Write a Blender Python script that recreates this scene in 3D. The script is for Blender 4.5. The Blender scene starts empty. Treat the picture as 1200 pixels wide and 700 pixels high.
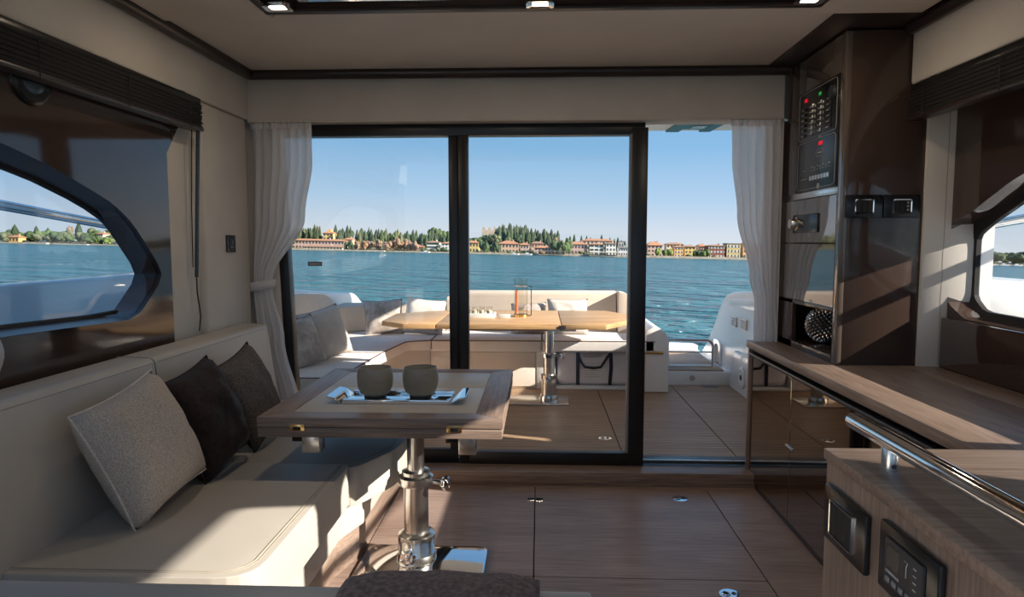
import bpy, bmesh, math, random
from mathutils import Vector, Matrix, noise
rng = random.Random(7)
scene = bpy.context.scene
COL = scene.collection
R = math.radians

# ------------------------------------------------------------------ camera
cam_data = bpy.data.cameras.new('camera')
cam_data.sensor_width = 36.0
cam_data.lens = 24.0
cam_data.clip_start = 0.02
cam_data.clip_end = 20000
cam = bpy.data.objects.new('camera', cam_data)
COL.objects.link(cam)
cam.location = (0, 0, 1.16)
cam.rotation_euler = (R(90 - 4.716), 0, R(2.283))
scene.camera = cam

# ------------------------------------------------------------------ light
scene.view_settings.view_transform = 'Standard'
scene.view_settings.look = 'None'
scene.view_settings.gamma = 1.0
scene.view_settings.use_curve_mapping = False
scene.view_settings.exposure = 0.40
HEEL, PITCH = R(1.24), R(0.79)                 # the boat heels and trims against the level lake
LEVEL = Matrix.Rotation(-PITCH, 4, 'X') @ Matrix.Rotation(HEEL, 4, 'Y')
LAKE = Matrix.Translation((0, 0, -0.95)) @ LEVEL
SUN_FROM = Vector((1.0, -0.30, 0.49)).normalized()
w = bpy.data.worlds.new('sky'); scene.world = w; w.use_nodes = True
nt = w.node_tree; nt.nodes.clear()
tc = nt.nodes.new('ShaderNodeTexCoord')
mp = nt.nodes.new('ShaderNodeMapping'); mp.vector_type = 'POINT'
mp.inputs['Rotation'].default_value = LEVEL.inverted().to_euler()
sx = nt.nodes.new('ShaderNodeSeparateXYZ')
rp = nt.nodes.new('ShaderNodeValToRGB')                 # clear winter sky: hazy pale horizon, deeper blue overhead
SKY = [(0.0, (0.64, 0.685, 0.735)), (0.030, (0.58, 0.650, 0.73)), (0.075, (0.40, 0.565, 0.745)), (0.15, (0.225, 0.440, 0.690)), (0.30, (0.17, 0.36, 0.62)), (1.0, (0.13, 0.26, 0.50))]
while len(rp.color_ramp.elements) < len(SKY): rp.color_ramp.elements.new(0.5)
for e, (p_, c_) in zip(rp.color_ramp.elements, SKY): e.position = p_; e.color = (*c_, 1)
bg = nt.nodes.new('ShaderNodeBackground'); bg.inputs['Strength'].default_value = 0.88
wo = nt.nodes.new('ShaderNodeOutputWorld')
nt.links.new(tc.outputs['Generated'], mp.inputs['Vector'])
nt.links.new(mp.outputs['Vector'], sx.inputs[0])
nt.links.new(sx.outputs['Z'], rp.inputs['Fac'])
nt.links.new(rp.outputs['Color'], bg.inputs['Color'])
nt.links.new(bg.outputs['Background'], wo.inputs['Surface'])
sd = bpy.data.lights.new('sun_offscreen', 'SUN'); sd.energy = 9.0; sd.angle = R(0.55); sd.color = (1.0, 0.915, 0.80)
so = bpy.data.objects.new('sun_offscreen', sd); COL.objects.link(so)
so.rotation_euler = SUN_FROM.to_track_quat('Z', 'Y').to_euler()
so.location = (12, -5, 6)

# ------------------------------------------------------------------ materials
MATS = {}
def _new(name):
    m = bpy.data.materials.new(name); m.use_nodes = True
    t = m.node_tree; b = t.nodes['Principled BSDF']
    MATS[name] = m
    return m, t, b
def _noise(t, scale, detail=3, mapscale=None, rough=0.5):
    c = t.nodes.new('ShaderNodeTexCoord'); n = t.nodes.new('ShaderNodeTexNoise')
    n.inputs['Scale'].default_value = scale; n.inputs['Detail'].default_value = detail
    n.inputs['Roughness'].default_value = rough
    if mapscale:
        mp = t.nodes.new('ShaderNodeMapping'); mp.inputs['Scale'].default_value = mapscale
        t.links.new(c.outputs['Object'], mp.inputs['Vector']); t.links.new(mp.outputs['Vector'], n.inputs['Vector'])
    else:
        t.links.new(c.outputs['Object'], n.inputs['Vector'])
    return n
def _ramp(t, src, stops):
    r = t.nodes.new('ShaderNodeValToRGB')
    while len(r.color_ramp.elements) < len(stops): r.color_ramp.elements.new(0.5)
    for e, (p, c) in zip(r.color_ramp.elements, stops):
        e.position = p; e.color = (*c, 1)
    t.links.new(src, r.inputs['Fac'])
    return r
def _bump(t, b, src, strength, dist):
    bp = t.nodes.new('ShaderNodeBump'); bp.inputs['Strength'].default_value = strength
    bp.inputs['Distance'].default_value = dist
    t.links.new(src, bp.inputs['Height']); t.links.new(bp.outputs['Normal'], b.inputs['Normal'])
def mul(c, k): return tuple(min(1, v * k) for v in c)
def plain(name, col, rough=0.5, metal=0.0, var=0.08, scale=12, bump=0.0, bscale=None, coat=0.0, mapscale=None, spec=0.5, sheen=0.0):
    m, t, b = _new(name)
    b.inputs['Roughness'].default_value = rough; b.inputs['Metallic'].default_value = metal
    b.inputs['Coat Weight'].default_value = coat; b.inputs['Coat Roughness'].default_value = 0.03
    b.inputs['Specular IOR Level'].default_value = spec
    if sheen: b.inputs['Sheen Weight'].default_value = sheen
    n = _noise(t, scale, 3, mapscale)
    r = _ramp(t, n.outputs['Fac'], [(0.3, mul(col, 1 - var)), (0.7, mul(col, 1 + var))])
    t.links.new(r.outputs['Color'], b.inputs['Base Color'])
    if bump:
        n2 = _noise(t, bscale or scale * 8, 4, mapscale)
        _bump(t, b, n2.outputs['Fac'], bump, 0.002)
    return m
def wood(name, dark, light, axis, rough=0.4, fine=90, caulk=None, coat=0.0):
    """Veneer or teak: grain runs along the given axis; caulk = (axis, pitch) adds the seams of a laid deck."""
    m, t, b = _new(name)
    s = [1.0, 1.0, 1.0]; s['xyz'.index(axis)] = 0.045
    n = _noise(t, fine * 2.4, 5, tuple(s), 0.6)
    s2 = [1.0, 1.0, 1.0]; s2['xyz'.index(axis)] = 0.12
    n2 = _noise(t, fine * 0.16, 3, tuple(s2))
    ad = t.nodes.new('ShaderNodeMath'); ad.operation = 'MULTIPLY_ADD'
    t.links.new(n2.outputs['Fac'], ad.inputs[0]); ad.inputs[1].default_value = 0.45
    t.links.new(n.outputs['Fac'], ad.inputs[2])
    mid = tuple((a + c) / 2 for a, c in zip(dark, light))
    r = _ramp(t, ad.outputs[0], [(0.54, dark), (0.71, mid), (0.90, light)])
    out = r.outputs['Color']
    if caulk:
        ca, pitch = caulk
        c = t.nodes.new('ShaderNodeTexCoord'); sx = t.nodes.new('ShaderNodeSeparateXYZ')
        t.links.new(c.outputs['Object'], sx.inputs[0])
        d = t.nodes.new('ShaderNodeMath'); d.operation = 'DIVIDE'; d.inputs[1].default_value = pitch
        t.links.new(sx.outputs['xyz'.index(ca)], d.inputs[0])
        f = t.nodes.new('ShaderNodeMath'); f.operation = 'FRACT'; t.links.new(d.outputs[0], f.inputs[0])
        l = t.nodes.new('ShaderNodeMath'); l.operation = 'LESS_THAN'; l.inputs[1].default_value = 0.09
        t.links.new(f.outputs[0], l.inputs[0])
        mx = t.nodes.new('ShaderNodeMix'); mx.data_type = 'RGBA'
        t.links.new(l.outputs[0], mx.inputs['Factor']); t.links.new(out, mx.inputs['A'])
        mx.inputs['B'].default_value = (*mul(dark, 0.35), 1)
        out = mx.outputs['Result']
    t.links.new(out, b.inputs['Base Color'])
    b.inputs['Roughness'].default_value = rough; b.inputs['Coat Weight'].default_value = coat
    _bump(t, b, n.outputs['Fac'], 0.25, 0.001)
    return m
def weave(name, c1, c2, rough=0.9, scale=260, sheen=0.0, patch=None):
    m, t, b = _new(name)
    n = _noise(t, scale, 2)
    r = _ramp(t, n.outputs['Fac'], [(0.35, c1), (0.68, c2)])
    out = r.outputs['Color']
    if patch:
        n2 = _noise(t, 9, 5, None, 0.7)
        r2 = _ramp(t, n2.outputs['Fac'], [(0.42, (0, 0, 0)), (0.58, (1, 1, 1))])
        mx = t.nodes.new('ShaderNodeMix'); mx.data_type = 'RGBA'
        t.links.new(r2.outputs['Color'], mx.inputs['Factor']); t.links.new(out, mx.inputs['A'])
        mx.inputs['B'].default_value = (*patch, 1); out = mx.outputs['Result']
    t.links.new(out, b.inputs['Base Color'])
    b.inputs['Roughness'].default_value = rough; b.inputs['Sheen Weight'].default_value = sheen
    b.inputs['Specular IOR Level'].default_value = 0.2
    _bump(t, b, n.outputs['Fac'], 0.35, 0.001)
    return m
def emit(name, col, power):
    m, t, b = _new(name)
    b.inputs['Base Color'].default_value = (*col, 1)
    b.inputs['Emission Color'].default_value = (*col, 1); b.inputs['Emission Strength'].default_value = power
    return m
def pane_mat(name, tint=(0.96, 0.97, 0.97), refl=1.0, rough=0.0):
    """Clear sheet glass: transparent, with Fresnel reflection."""
    m = bpy.data.materials.new(name); m.use_nodes = True; t = m.node_tree; t.nodes.clear()
    tr = t.nodes.new('ShaderNodeBsdfTransparent'); tr.inputs['Color'].default_value = (*tint, 1)
    gl = t.nodes.new('ShaderNodeBsdfGlossy'); gl.inputs['Roughness'].default_value = rough
    gl.inputs['Color'].default_value = (refl, refl, refl, 1)
    lw = t.nodes.new('ShaderNodeLayerWeight'); lw.inputs['Blend'].default_value = 0.5      # Facing = 1 - |cos|, Schlick below
    pw = t.nodes.new('ShaderNodeMath'); pw.operation = 'POWER'; pw.inputs[1].default_value = 5
    t.links.new(lw.outputs['Facing'], pw.inputs[0])
    fr = t.nodes.new('ShaderNodeMath'); fr.operation = 'MULTIPLY_ADD'; fr.inputs[1].default_value = 0.9; fr.inputs[2].default_value = 0.03
    t.links.new(pw.outputs[0], fr.inputs[0])
    mx = t.nodes.new('ShaderNodeMixShader'); o = t.nodes.new('ShaderNodeOutputMaterial')
    t.links.new(fr.outputs[0], mx.inputs[0]); t.links.new(tr.outputs[0], mx.inputs[1]); t.links.new(gl.outputs[0], mx.inputs[2])
    t.links.new(mx.outputs[0], o.inputs['Surface'])
    MATS[name] = m
    return m

plain('vinyl', (0.61, 0.555, 0.495), 0.62, var=0.05, scale=5, bump=0.12, bscale=220)
plain('headliner', (0.73, 0.665, 0.60), 0.75, var=0.04, scale=4, bump=0.10, bscale=200)
plain('leather', (0.505, 0.458, 0.402), 0.42, var=0.04, scale=6, bump=0.10, bscale=260)
plain('stitch', (0.36, 0.31, 0.25), 0.7)
plain('gloss_brown', (0.060, 0.038, 0.030), 0.06, var=0.05, coat=0.2)
plain('gloss_taupe', (0.11, 0.085, 0.070), 0.05, var=0.05, coat=0.8)
plain('trim_brown', (0.034, 0.021, 0.017), 0.30)
plain('black_metal', (0.012, 0.011, 0.012), 0.35)
plain('black_plastic', (0.012, 0.012, 0.013), 0.22)
plain('black_matt', (0.010, 0.009, 0.009), 0.7)
plain('blind_cloth', (0.008, 0.006, 0.006), 0.85, bump=0.2, bscale=300)
plain('smoked_mirror', (0.33, 0.27, 0.21), 0.02, metal=1.0, var=0.02)
plain('chrome', (0.82, 0.82, 0.82), 0.06, metal=1.0, var=0.01)
plain('steel', (0.72, 0.70, 0.67), 0.24, metal=1.0, var=0.03, mapscale=(1, 1, 0.05), scale=60)
plain('brass', (0.72, 0.47, 0.20), 0.25, metal=1.0)
plain('gelcoat', (0.86, 0.85, 0.84), 0.22, var=0.015, coat=0.4)
plain('gelcoat_cream', (0.80, 0.71, 0.62), 0.3, var=0.02, coat=0.3)
plain('white_plastic', (0.75, 0.75, 0.74), 0.4)
plain('grey_plastic', (0.22, 0.22, 0.23), 0.5)
plain('dark_grey', (0.035, 0.035, 0.038), 0.5)
plain('teal_cover', (0.04, 0.13, 0.16), 0.55)
plain('hardtop_liner', (0.62, 0.59, 0.55), 0.5, var=0.03)
plain('piping', (0.12, 0.08, 0.07), 0.7)
plain('cockpit_cloth', (0.84, 0.79, 0.76), 0.85, var=0.03, bump=0.15, bscale=240)
plain('cockpit_back', (0.68, 0.57, 0.47), 0.8, var=0.04, bump=0.15, bscale=240)
plain('bag_cloth', (0.80, 0.76, 0.80), 0.8, var=0.05, bump=0.2, bscale=120)
plain('strap_navy', (0.015, 0.015, 0.03), 0.8)
plain('candle_wax', (0.82, 0.74, 0.58), 0.5)
plain('orange_candle', (0.75, 0.20, 0.07), 0.45)
wood('wood_floor', (0.215, 0.142, 0.115), (0.400, 0.290, 0.242), 'x', 0.42, 46, coat=0.05)
wood('wood_x', (0.17, 0.112, 0.085), (0.32, 0.232, 0.182), 'x', 0.42, 60)
wood('wood_y', (0.17, 0.112, 0.085), (0.32, 0.232, 0.182), 'y', 0.42, 60)
wood('wood_z', (0.17, 0.112, 0.085), (0.31, 0.222, 0.172), 'z', 0.42, 60)
wood('teak_deck', (0.30, 0.180, 0.105), (0.50, 0.330, 0.205), 'x', 0.55, 60, caulk=('y', 0.05))
wood('teak_table', (0.42, 0.230, 0.095), (0.66, 0.41, 0.20), 'x', 0.45, 40)
weave('linen', (0.40, 0.335, 0.28), (0.62, 0.54, 0.46))
weave('velvet', (0.020, 0.0115, 0.0095), (0.036, 0.022, 0.018), 0.75, 60, sheen=0.06)
weave('tweed', (0.055, 0.046, 0.042), (0.19, 0.165, 0.15))
weave('tweed_back', (0.03, 0.022, 0.018), (0.07, 0.055, 0.045))
weave('fleece', (0.15, 0.10, 0.082), (0.30, 0.200, 0.165), 0.95, 120, sheen=0.1)
weave('cloth_silver', (0.58, 0.51, 0.46), (0.74, 0.66, 0.59), 0.75, 200, patch=(0.42, 0.34, 0.29))
weave('cloth_pale', (0.60, 0.55, 0.50), (0.74, 0.69, 0.63), 0.85, 200)
weave('cloth_taupe', (0.60, 0.52, 0.45), (0.76, 0.67, 0.59), 0.85, 220)
pane_mat('pane_clear', (0.965, 0.975, 0.975))
pane_mat('pane_tint', (0.86, 0.90, 0.93))
pane_mat('pane_thin', (0.97, 0.96, 0.94), 0.6)
emit('lamp_warm', (1.0, 0.80, 0.55), 14)
emit('led_red', (0.9, 0.01, 0.03), 0.35)
emit('led_green', (0.03, 0.5, 0.08), 0.2)
plain('print_grey', (0.42, 0.42, 0.42), 0.6)
plain('print_dark', (0.16, 0.15, 0.16), 0.6)
def smoked_glass():
    m, t, b = _new('smoked_glass')
    n = _noise(t, 30, 3, (1, 1, 9))
    r = _ramp(t, n.outputs['Fac'], [(0.3, (0.46, 0.41, 0.31)), (0.7, (0.58, 0.52, 0.41))])
    t.links.new(r.outputs['Color'], b.inputs['Base Color'])
    b.inputs['Roughness'].default_value = 0.35; b.inputs['Transmission Weight'].default_value = 0.6
smoked_glass()
def sheer():
    m = bpy.data.materials.new('sheer'); m.use_nodes = True; t = m.node_tree; t.nodes.clear()
    c = t.nodes.new('ShaderNodeTexCoord'); n = t.nodes.new('ShaderNodeTexNoise'); n.inputs['Scale'].default_value = 300
    t.links.new(c.outputs['Object'], n.inputs['Vector'])
    r = _ramp(t, n.outputs['Fac'], [(0.3, (0.92, 0.90, 0.91)), (0.7, (0.97, 0.96, 0.97))])
    d = t.nodes.new('ShaderNodeBsdfDiffuse'); tl = t.nodes.new('ShaderNodeBsdfTranslucent'); tr = t.nodes.new('ShaderNodeBsdfTransparent')
    t.links.new(r.outputs['Color'], d.inputs['Color']); t.links.new(r.outputs['Color'], tl.inputs['Color'])
    m1 = t.nodes.new('ShaderNodeMixShader'); m1.inputs[0].default_value = 0.62
    m2 = t.nodes.new('ShaderNodeMixShader'); m2.inputs[0].default_value = 0.10
    o = t.nodes.new('ShaderNodeOutputMaterial')
    t.links.new(d.outputs[0], m1.inputs[1]); t.links.new(tl.outputs[0], m1.inputs[2])
    t.links.new(m1.outputs[0], m2.inputs[1]); t.links.new(tr.outputs[0], m2.inputs[2]); t.links.new(m2.outputs[0], o.inputs['Surface'])
    MATS['sheer'] = m
sheer()

# ------------------------------------------------------------------ mesh helpers
def obj(name, bm, mat, parent=None, smooth=35, mw=None):
    bmesh.ops.recalc_face_normals(bm, faces=bm.faces[:])
    me = bpy.data.meshes.new(name); bm.to_mesh(me); bm.free()
    if smooth:
        for p in me.polygons: p.use_smooth = True
        me.set_sharp_from_angle(angle=R(smooth))
    me.materials.append(MATS[mat])
    o = bpy.data.objects.new(name, me); COL.objects.link(o)
    if mw is not None: o.matrix_world = mw
    if parent: o.parent = parent
    return o
def tag(o, label=None, cat=None, group=None, kind=None):
    if label: o['label'] = label
    if cat: o['category'] = cat
    if group: o['group'] = group
    if kind: o['kind'] = kind
    return o
def thing(name, label, cat, group=None, kind=None, mw=None):
    o = bpy.data.objects.new(name, None); COL.objects.link(o); o.empty_display_size = 0.05
    if mw is not None: o.matrix_world = mw
    return tag(o, label, cat, group, kind)
def struct(name, label, cat='boat interior'):
    return thing(name, label, cat, kind='structure')
def copy_tree(o, parent=None):
    c = o.copy(); COL.objects.link(c); c.parent = parent
    for ch in o.children: copy_tree(ch, c)
    return c
def bevel(bm, w_, seg=2, edges=None):
    if w_ > 0:
        bmesh.ops.bevel(bm, geom=edges or bm.edges[:], offset=w_, segments=seg, profile=0.5, affect='EDGES', clamp_overlap=True)
    return bm
def bx(x0, x1, y0, y1, z0, z1, b=0.0, seg=2):
    bm = bmesh.new()
    bmesh.ops.create_cube(bm, size=1)
    for v in bm.verts:
        v.co = Vector(((x0 + x1) / 2 + v.co.x * (x1 - x0), (y0 + y1) / 2 + v.co.y * (y1 - y0), (z0 + z1) / 2 + v.co.z * (z1 - z0)))
    return bevel(bm, b, seg)
def box(name, x0, x1, y0, y1, z0, z1, mat, parent=None, b=0.0, seg=2):
    return obj(name, bx(x0, x1, y0, y1, z0, z1, b, seg), mat, parent)
def _p3(p, axis, a):
    return {'x': (a, p[0], p[1]), 'y': (p[0], a, p[1]), 'z': (p[0], p[1], a)}[axis]
def pz(poly, axis, a0, a1, b=0.0, seg=2):
    bm = bmesh.new()
    v0 = [bm.verts.new(_p3(p, axis, a0)) for p in poly]; v1 = [bm.verts.new(_p3(p, axis, a1)) for p in poly]
    n = len(poly)
    bm.faces.new(v0); bm.faces.new(v1[::-1])
    for i in range(n): bm.faces.new((v0[i], v1[i], v1[(i + 1) % n], v0[(i + 1) % n]))
    bmesh.ops.recalc_face_normals(bm, faces=bm.faces[:])
    return bevel(bm, b, seg)
def prism(name, poly, axis, a0, a1, mat, parent=None, b=0.0, seg=2):
    return obj(name, pz(poly, axis, a0, a1, b, seg), mat, parent)
def loft(loops, closed=True, caps=True):
    """Rings of equal length joined into one skin."""
    bm = bmesh.new()
    vs = [[bm.verts.new(p) for p in l] for l in loops]
    n = len(vs[0])
    for a, c in zip(vs, vs[1:]):
        for i in range(n if closed else n - 1):
            j = (i + 1) % n
            try: bm.faces.new((a[i], a[j], c[j], c[i]))
            except ValueError: pass
    if caps and closed:
        bm.faces.new(vs[0][::-1]); bm.faces.new(vs[-1])
    return bm
def lathe(profile, center=(0, 0, 0), seg=24, axis='z'):
    loops = []
    for r, h in profile:
        l = []
        for i in range(seg):
            a = 2 * math.pi * i / seg
            u, v = max(r, 1e-5) * math.cos(a), max(r, 1e-5) * math.sin(a)
            p = {'z': (u, v, h), 'x': (h, u, v), 'y': (u, h, v)}[axis]
            l.append((p[0] + center[0], p[1] + center[1], p[2] + center[2]))
        loops.append(l)
    bm = loft(loops)
    bmesh.ops.remove_doubles(bm, verts=bm.verts[:], dist=1e-4)
    return bm
def tube(pts, r, seg=8, closed=False):
    pts = [Vector(p) for p in pts]; n = len(pts); loops = []
    up = Vector((0, 0, 1)); prev = None
    for i, p in enumerate(pts):
        if closed: d = pts[(i + 1) % n] - pts[i - 1]
        else: d = pts[min(i + 1, n - 1)] - pts[max(i - 1, 0)]
        d.normalize()
        if prev is None:
            a = d.cross(up)
            if a.length < 0.05: a = d.cross(Vector((1, 0, 0)))
        else:
            a = prev - d * prev.dot(d)
        a.normalize(); prev = a; b_ = d.cross(a)
        rr = r[i] if isinstance(r, (list, tuple)) else r
        loops.append([p + (a * math.cos(2 * math.pi * k / seg) + b_ * math.sin(2 * math.pi * k / seg)) * rr for k in range(seg)])
    if closed: loops.append(loops[0])
    bm = loft(loops, caps=not closed)
    if closed: bmesh.ops.remove_doubles(bm, verts=bm.verts[:], dist=1e-5)
    return bm
def join(*bms):
    out = bmesh.new()
    for b in bms:
        me = bpy.data.meshes.new('t'); b.to_mesh(me); b.free(); out.from_mesh(me); bpy.data.meshes.remove(me)
    return out
def rounded(poly, r, n=4):
    """2D polygon with its corners rounded off."""
    out = []; k = len(poly)
    for i in range(k):
        p0, p, p1 = Vector(poly[i - 1]), Vector(poly[i]), Vector(poly[(i + 1) % k])
        rr = r[i] if isinstance(r, (list, tuple)) else r
        a = (p0 - p); c = (p1 - p)
        d = min(rr, a.length * .45, c.length * .45)
        if d < 1e-4: out.append(tuple(p)); continue
        s, e = p + a.normalized() * d, p + c.normalized() * d
        for j in range(n + 1):
            t = j / n
            q = s.lerp(p, t).lerp(p.lerp(e, t), t); out.append((q.x, q.y))
    return out
def resample(poly, c, n):
    """Points of a polygon seen from c at n equal angles (for rings between two outlines)."""
    out = []; c = Vector(c); k = len(poly)
    for i in range(n):
        a = 2 * math.pi * i / n; d = Vector((math.cos(a), math.sin(a))); best = None
        for j in range(k):
            p, q = Vector(poly[j]) - c, Vector(poly[(j + 1) % k]) - c
            e = q - p; den = d.x * e.y - d.y * e.x
            if abs(den) < 1e-12: continue
            t = (p.x * e.y - p.y * e.x) / den; s = (p.x * d.y - p.y * d.x) / den
            if t > 0 and -1e-6 <= s <= 1 + 1e-6 and (best is None or t > best): best = t
        out.append(tuple(c + d * (best or 0)))
    return out
def sub(poly, m=6):
    out = []
    for i in range(len(poly)):
        p, q = poly[i], poly[(i + 1) % len(poly)]
        for j in range(m): out.append((p[0] + (q[0] - p[0]) * j / m, p[1] + (q[1] - p[1]) * j / m))
    return out
def ring(outer, inner, axis, ao, ai, thick, c, n=120):
    """Plate with an opening: front rims at depth ao (outer) and ai (inner), back faces moved by thick."""
    o = resample(outer, c, n); i_ = resample(inner, c, n)
    L = [[_p3(p, axis, ao) for p in o], [_p3(p, axis, ai) for p in i_], [_p3(p, axis, ai + thick) for p in i_], [_p3(p, axis, ao + thick) for p in o]]
    L.append(L[0])
    bm = loft(L, caps=False); bmesh.ops.remove_doubles(bm, verts=bm.verts[:], dist=1e-5)
    return bm
def pillow_bm(w_, h_, t_, seed=0, n=18, wr=0.006):
    """Stuffed cushion in its own xz plane: pinched seam all round, pulled-out corners, a few creases."""
    bm = bmesh.new(); grid = {}
    for s in (1, -1):
        for i in range(n + 1):
            for j in range(n + 1):
                u, v = 2 * i / n - 1, 2 * j / n - 1
                edge = i in (0, n) or j in (0, n)
                if edge and s == -1: grid[s, i, j] = grid[1, i, j]; continue
                k = max((1 - u * u) * (1 - v * v), 0) ** 0.40
                px = u * (1 - 0.075 * (1 - v * v)) * w_ / 2; pzv = v * (1 - 0.075 * (1 - u * u)) * h_ / 2
                d = noise.noise(Vector((u * 1.7 + seed, v * 1.7, s * 3 + seed))) * wr * 2.2 + noise.noise(Vector((u * 4 + seed * 2, v * 4, s))) * wr
                py = s * (k * t_ / 2 + (d * k))
                grid[s, i, j] = bm.verts.new((px, py, pzv))
    for s in (1, -1):
        for i in range(n):
            for j in range(n):
                try: bm.faces.new((grid[s, i, j], grid[s, i + 1, j], grid[s, i + 1, j + 1], grid[s, i, j + 1]))
                except ValueError: pass
    rim = []
    for i in range(n): rim.append(grid[1, i, 0].co.copy())
    for j in range(n): rim.append(grid[1, n, j].co.copy())
    for i in range(n, 0, -1): rim.append(grid[1, i, n].co.copy())
    for j in range(n, 0, -1): rim.append(grid[1, 0, j].co.copy())
    return bm, rim
def pillow(name, loc, normal, roll, w_, h_, t_, mat, label, seed, group=None, piping='stitch', pr=0.0025, wr=0.006, sag=0.0, backmat=None):
    bm, rim = pillow_bm(w_, h_, t_, seed, wr=wr)
    y = Vector(normal).normalized(); z = Vector((0, 0, 1)); z = (z - y * z.dot(y)).normalized(); x = y.cross(z)
    M = Matrix((x, y, z)).transposed().to_4x4()
    M = Matrix.Translation(loc) @ M @ Matrix.Rotation(R(roll), 4, 'Y')
    o = obj(name, bm, mat, mw=M, smooth=180)
    tag(o, label, 'cushion', group)
    if backmat:
        o.data.materials.append(MATS[backmat])
        for p in o.data.polygons:
            if p.center.y < 0: p.material_index = 1
    pp = obj('piping', tube(rim, pr, 5, True), piping, o)
    return o

# ================================================================== SALOON SHELL
# ---- floor: veneered boards over a dark bed
fl = struct('floor', 'taupe wood veneer saloon floor of large hatch boards', 'floor')
box('bed', -1.40, 1.50, -1.2, 3.30, -0.06, -0.012, 'black_matt', fl)
G = 0.0022
for x0, x1, y0, y1 in ((-0.016, 0.787, 2.289, 3.165), (-0.655, -0.016, 2.289, 3.165), (-0.016, 0.787, 0.9, 2.289), (-0.655, -0.016, 0.9, 2.289),
                       (-0.016, 0.787, -1.2, 0.9), (-0.655, -0.016, -1.2, 0.9), (0.787, 1.12, -1.2, 3.165), (-1.40, -0.655, -1.2, 3.165), (-1.40, 1.12, 3.165, 3.30)):
    box('floor_board', x0 + G, x1 - G, y0 + G, y1 - G, -0.014, 0.0, 'wood_floor', fl, 0.0008, 1)
def deck_ring(x, y, z, parent, s=1.0):
    """Flush lifting ring: chrome plate, dark well, ring and lock."""
    p = obj('lift_ring', join(*[lathe([(0.0, 0), (0.034 * s, 0), (0.034 * s, 0.002), (0.0, 0.003)], (x, y, z), 20)]), 'chrome', parent)
    obj('ring_well', lathe([(0, 0), (0.011 * s, 0), (0.011 * s, .0012), (0, .0012)], (x - 0.012 * s, y, z + 0.0026), 14), 'black_matt', p)
    obj('lock', lathe([(0, 0), (0.008 * s, 0), (0.006 * s, .003), (0, .003)], (x + 0.014 * s, y + .003, z + 0.0026), 12), 'black_plastic', p)
    obj('pull', tube([(x - 0.012 * s + 0.013 * s * math.cos(a), y + 0.013 * s * math.sin(a), z + .004) for a in [k * math.pi / 8 for k in range(16)]], 0.0022, 6, True), 'chrome', p)
deck_ring(0.641, 3.036, 0, fl)
deck_ring(0.632, 2.193, 0, fl)
h = box('hinge', -0.050, -0.018, 2.985, 3.018, -0.001, 0.0025, 'chrome', fl, 0.001, 1)
box('hinge', -0.013, 0.020, 2.985, 3.018, -0.001, 0.0025, 'chrome', fl, 0.001, 1)
obj('hinge_pin', tube([(-0.0155, 2.983, 0.001), (-0.0155, 3.020, 0.001)], 0.003, 8), 'black_metal', fl)
st = tag(box('trim_1', -0.78, 1.03, 3.185, 3.30, 0.0, 0.066, 'wood_x', None, 0.003), 'low wooden step below the sliding door', 'trim', kind='structure')

# ---- ceiling
ce = struct('ceiling', 'beige padded saloon headliner with dark overhead panel', 'ceiling')
box('roof_shell', -1.62, 1.68, -0.1, 3.36, 2.02, 2.06, 'gelcoat', ce)
prism('headliner_panel', [(-1.36, 3.215), (1.03, 3.215), (1.02, 2.45), (0.928, 2.45), (0.928, 2.362), (-0.932, 2.362), (-0.932, 2.44), (-1.355, 2.44)], 'z', 1.95, 1.99, 'headliner', ce, 0.006)
box('headliner_panel', -1.36, -0.935, -0.1, 2.436, 1.938, 1.985, 'headliner', ce, 0.008)
box('headliner_panel', 0.93, 1.30, -0.1, 2.45, 1.938, 1.985, 'headliner', ce, 0.008)
box('dark_border', 1.02, 1.42, 2.45, 3.22, 1.945, 1.985, 'trim_brown', ce, 0.004)
op = box('overhead_panel', -0.93, 0.925, 0.3, 2.355, 1.940, 1.965, 'gloss_brown', ce, 0.004)
box('overhead_rim', -0.93, 0.925, 2.330, 2.360, 1.930, 1.945, 'trim_brown', ce, 0.003)
box('overhead_rim', -0.93, -0.90, 0.3, 2.330, 1.930, 1.945, 'trim_brown', ce, 0.003)
box('overhead_rim', 0.895, 0.925, 0.3, 2.330, 1.930, 1.945, 'trim_brown', ce, 0.003)
for i, (x0, x1) in enumerate(((-0.78, -0.14), (-0.12, 0.12), (0.14, 0.78))):
    box('mirror_tile', x0, x1, 1.2, 2.25, 1.934, 1.941, 'smoked_mirror', ce, 0.002, 1)
box('headliner_panel', -0.93, 0.925, -0.1, 0.29, 1.946, 1.985, 'headliner', ce, 0.008)
for k, x in enumerate((-0.865, 0.0, 0.862)):
    s = thing('ceiling_spotlight', ['lit square chrome spotlight in the dark overhead panel by the port headliner', 'lit square chrome spotlight in the middle of the dark overhead panel', 'lit square chrome spotlight in the dark overhead panel by the brown cabinet corner'][k], 'spotlight', 'ceiling spotlights')
    obj('bezel', ring(rounded([(x - .045, 2.260), (x + .045, 2.260), (x + .045, 2.325), (x - .045, 2.325)], .012), rounded([(x - .026, 2.275), (x + .026, 2.275), (x + .026, 2.311), (x - .026, 2.311)], .005), 'z', 1.928, 1.931, 0.011, (x, 2.2925), 40), 'chrome', s)
    box('lamp', x - .028, x + .028, 2.273, 2.313, 1.932, 1.940, 'lamp_warm', s, 0.003)
    L = bpy.data.lights.new('spot_light', 'AREA'); L.energy = 1.3; L.size = 0.05; L.color = (1, .82, .6)
    lo = bpy.data.objects.new('spot_light', L); COL.objects.link(lo); lo.location = (x, 2.292, 1.925); lo.parent = s

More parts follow.
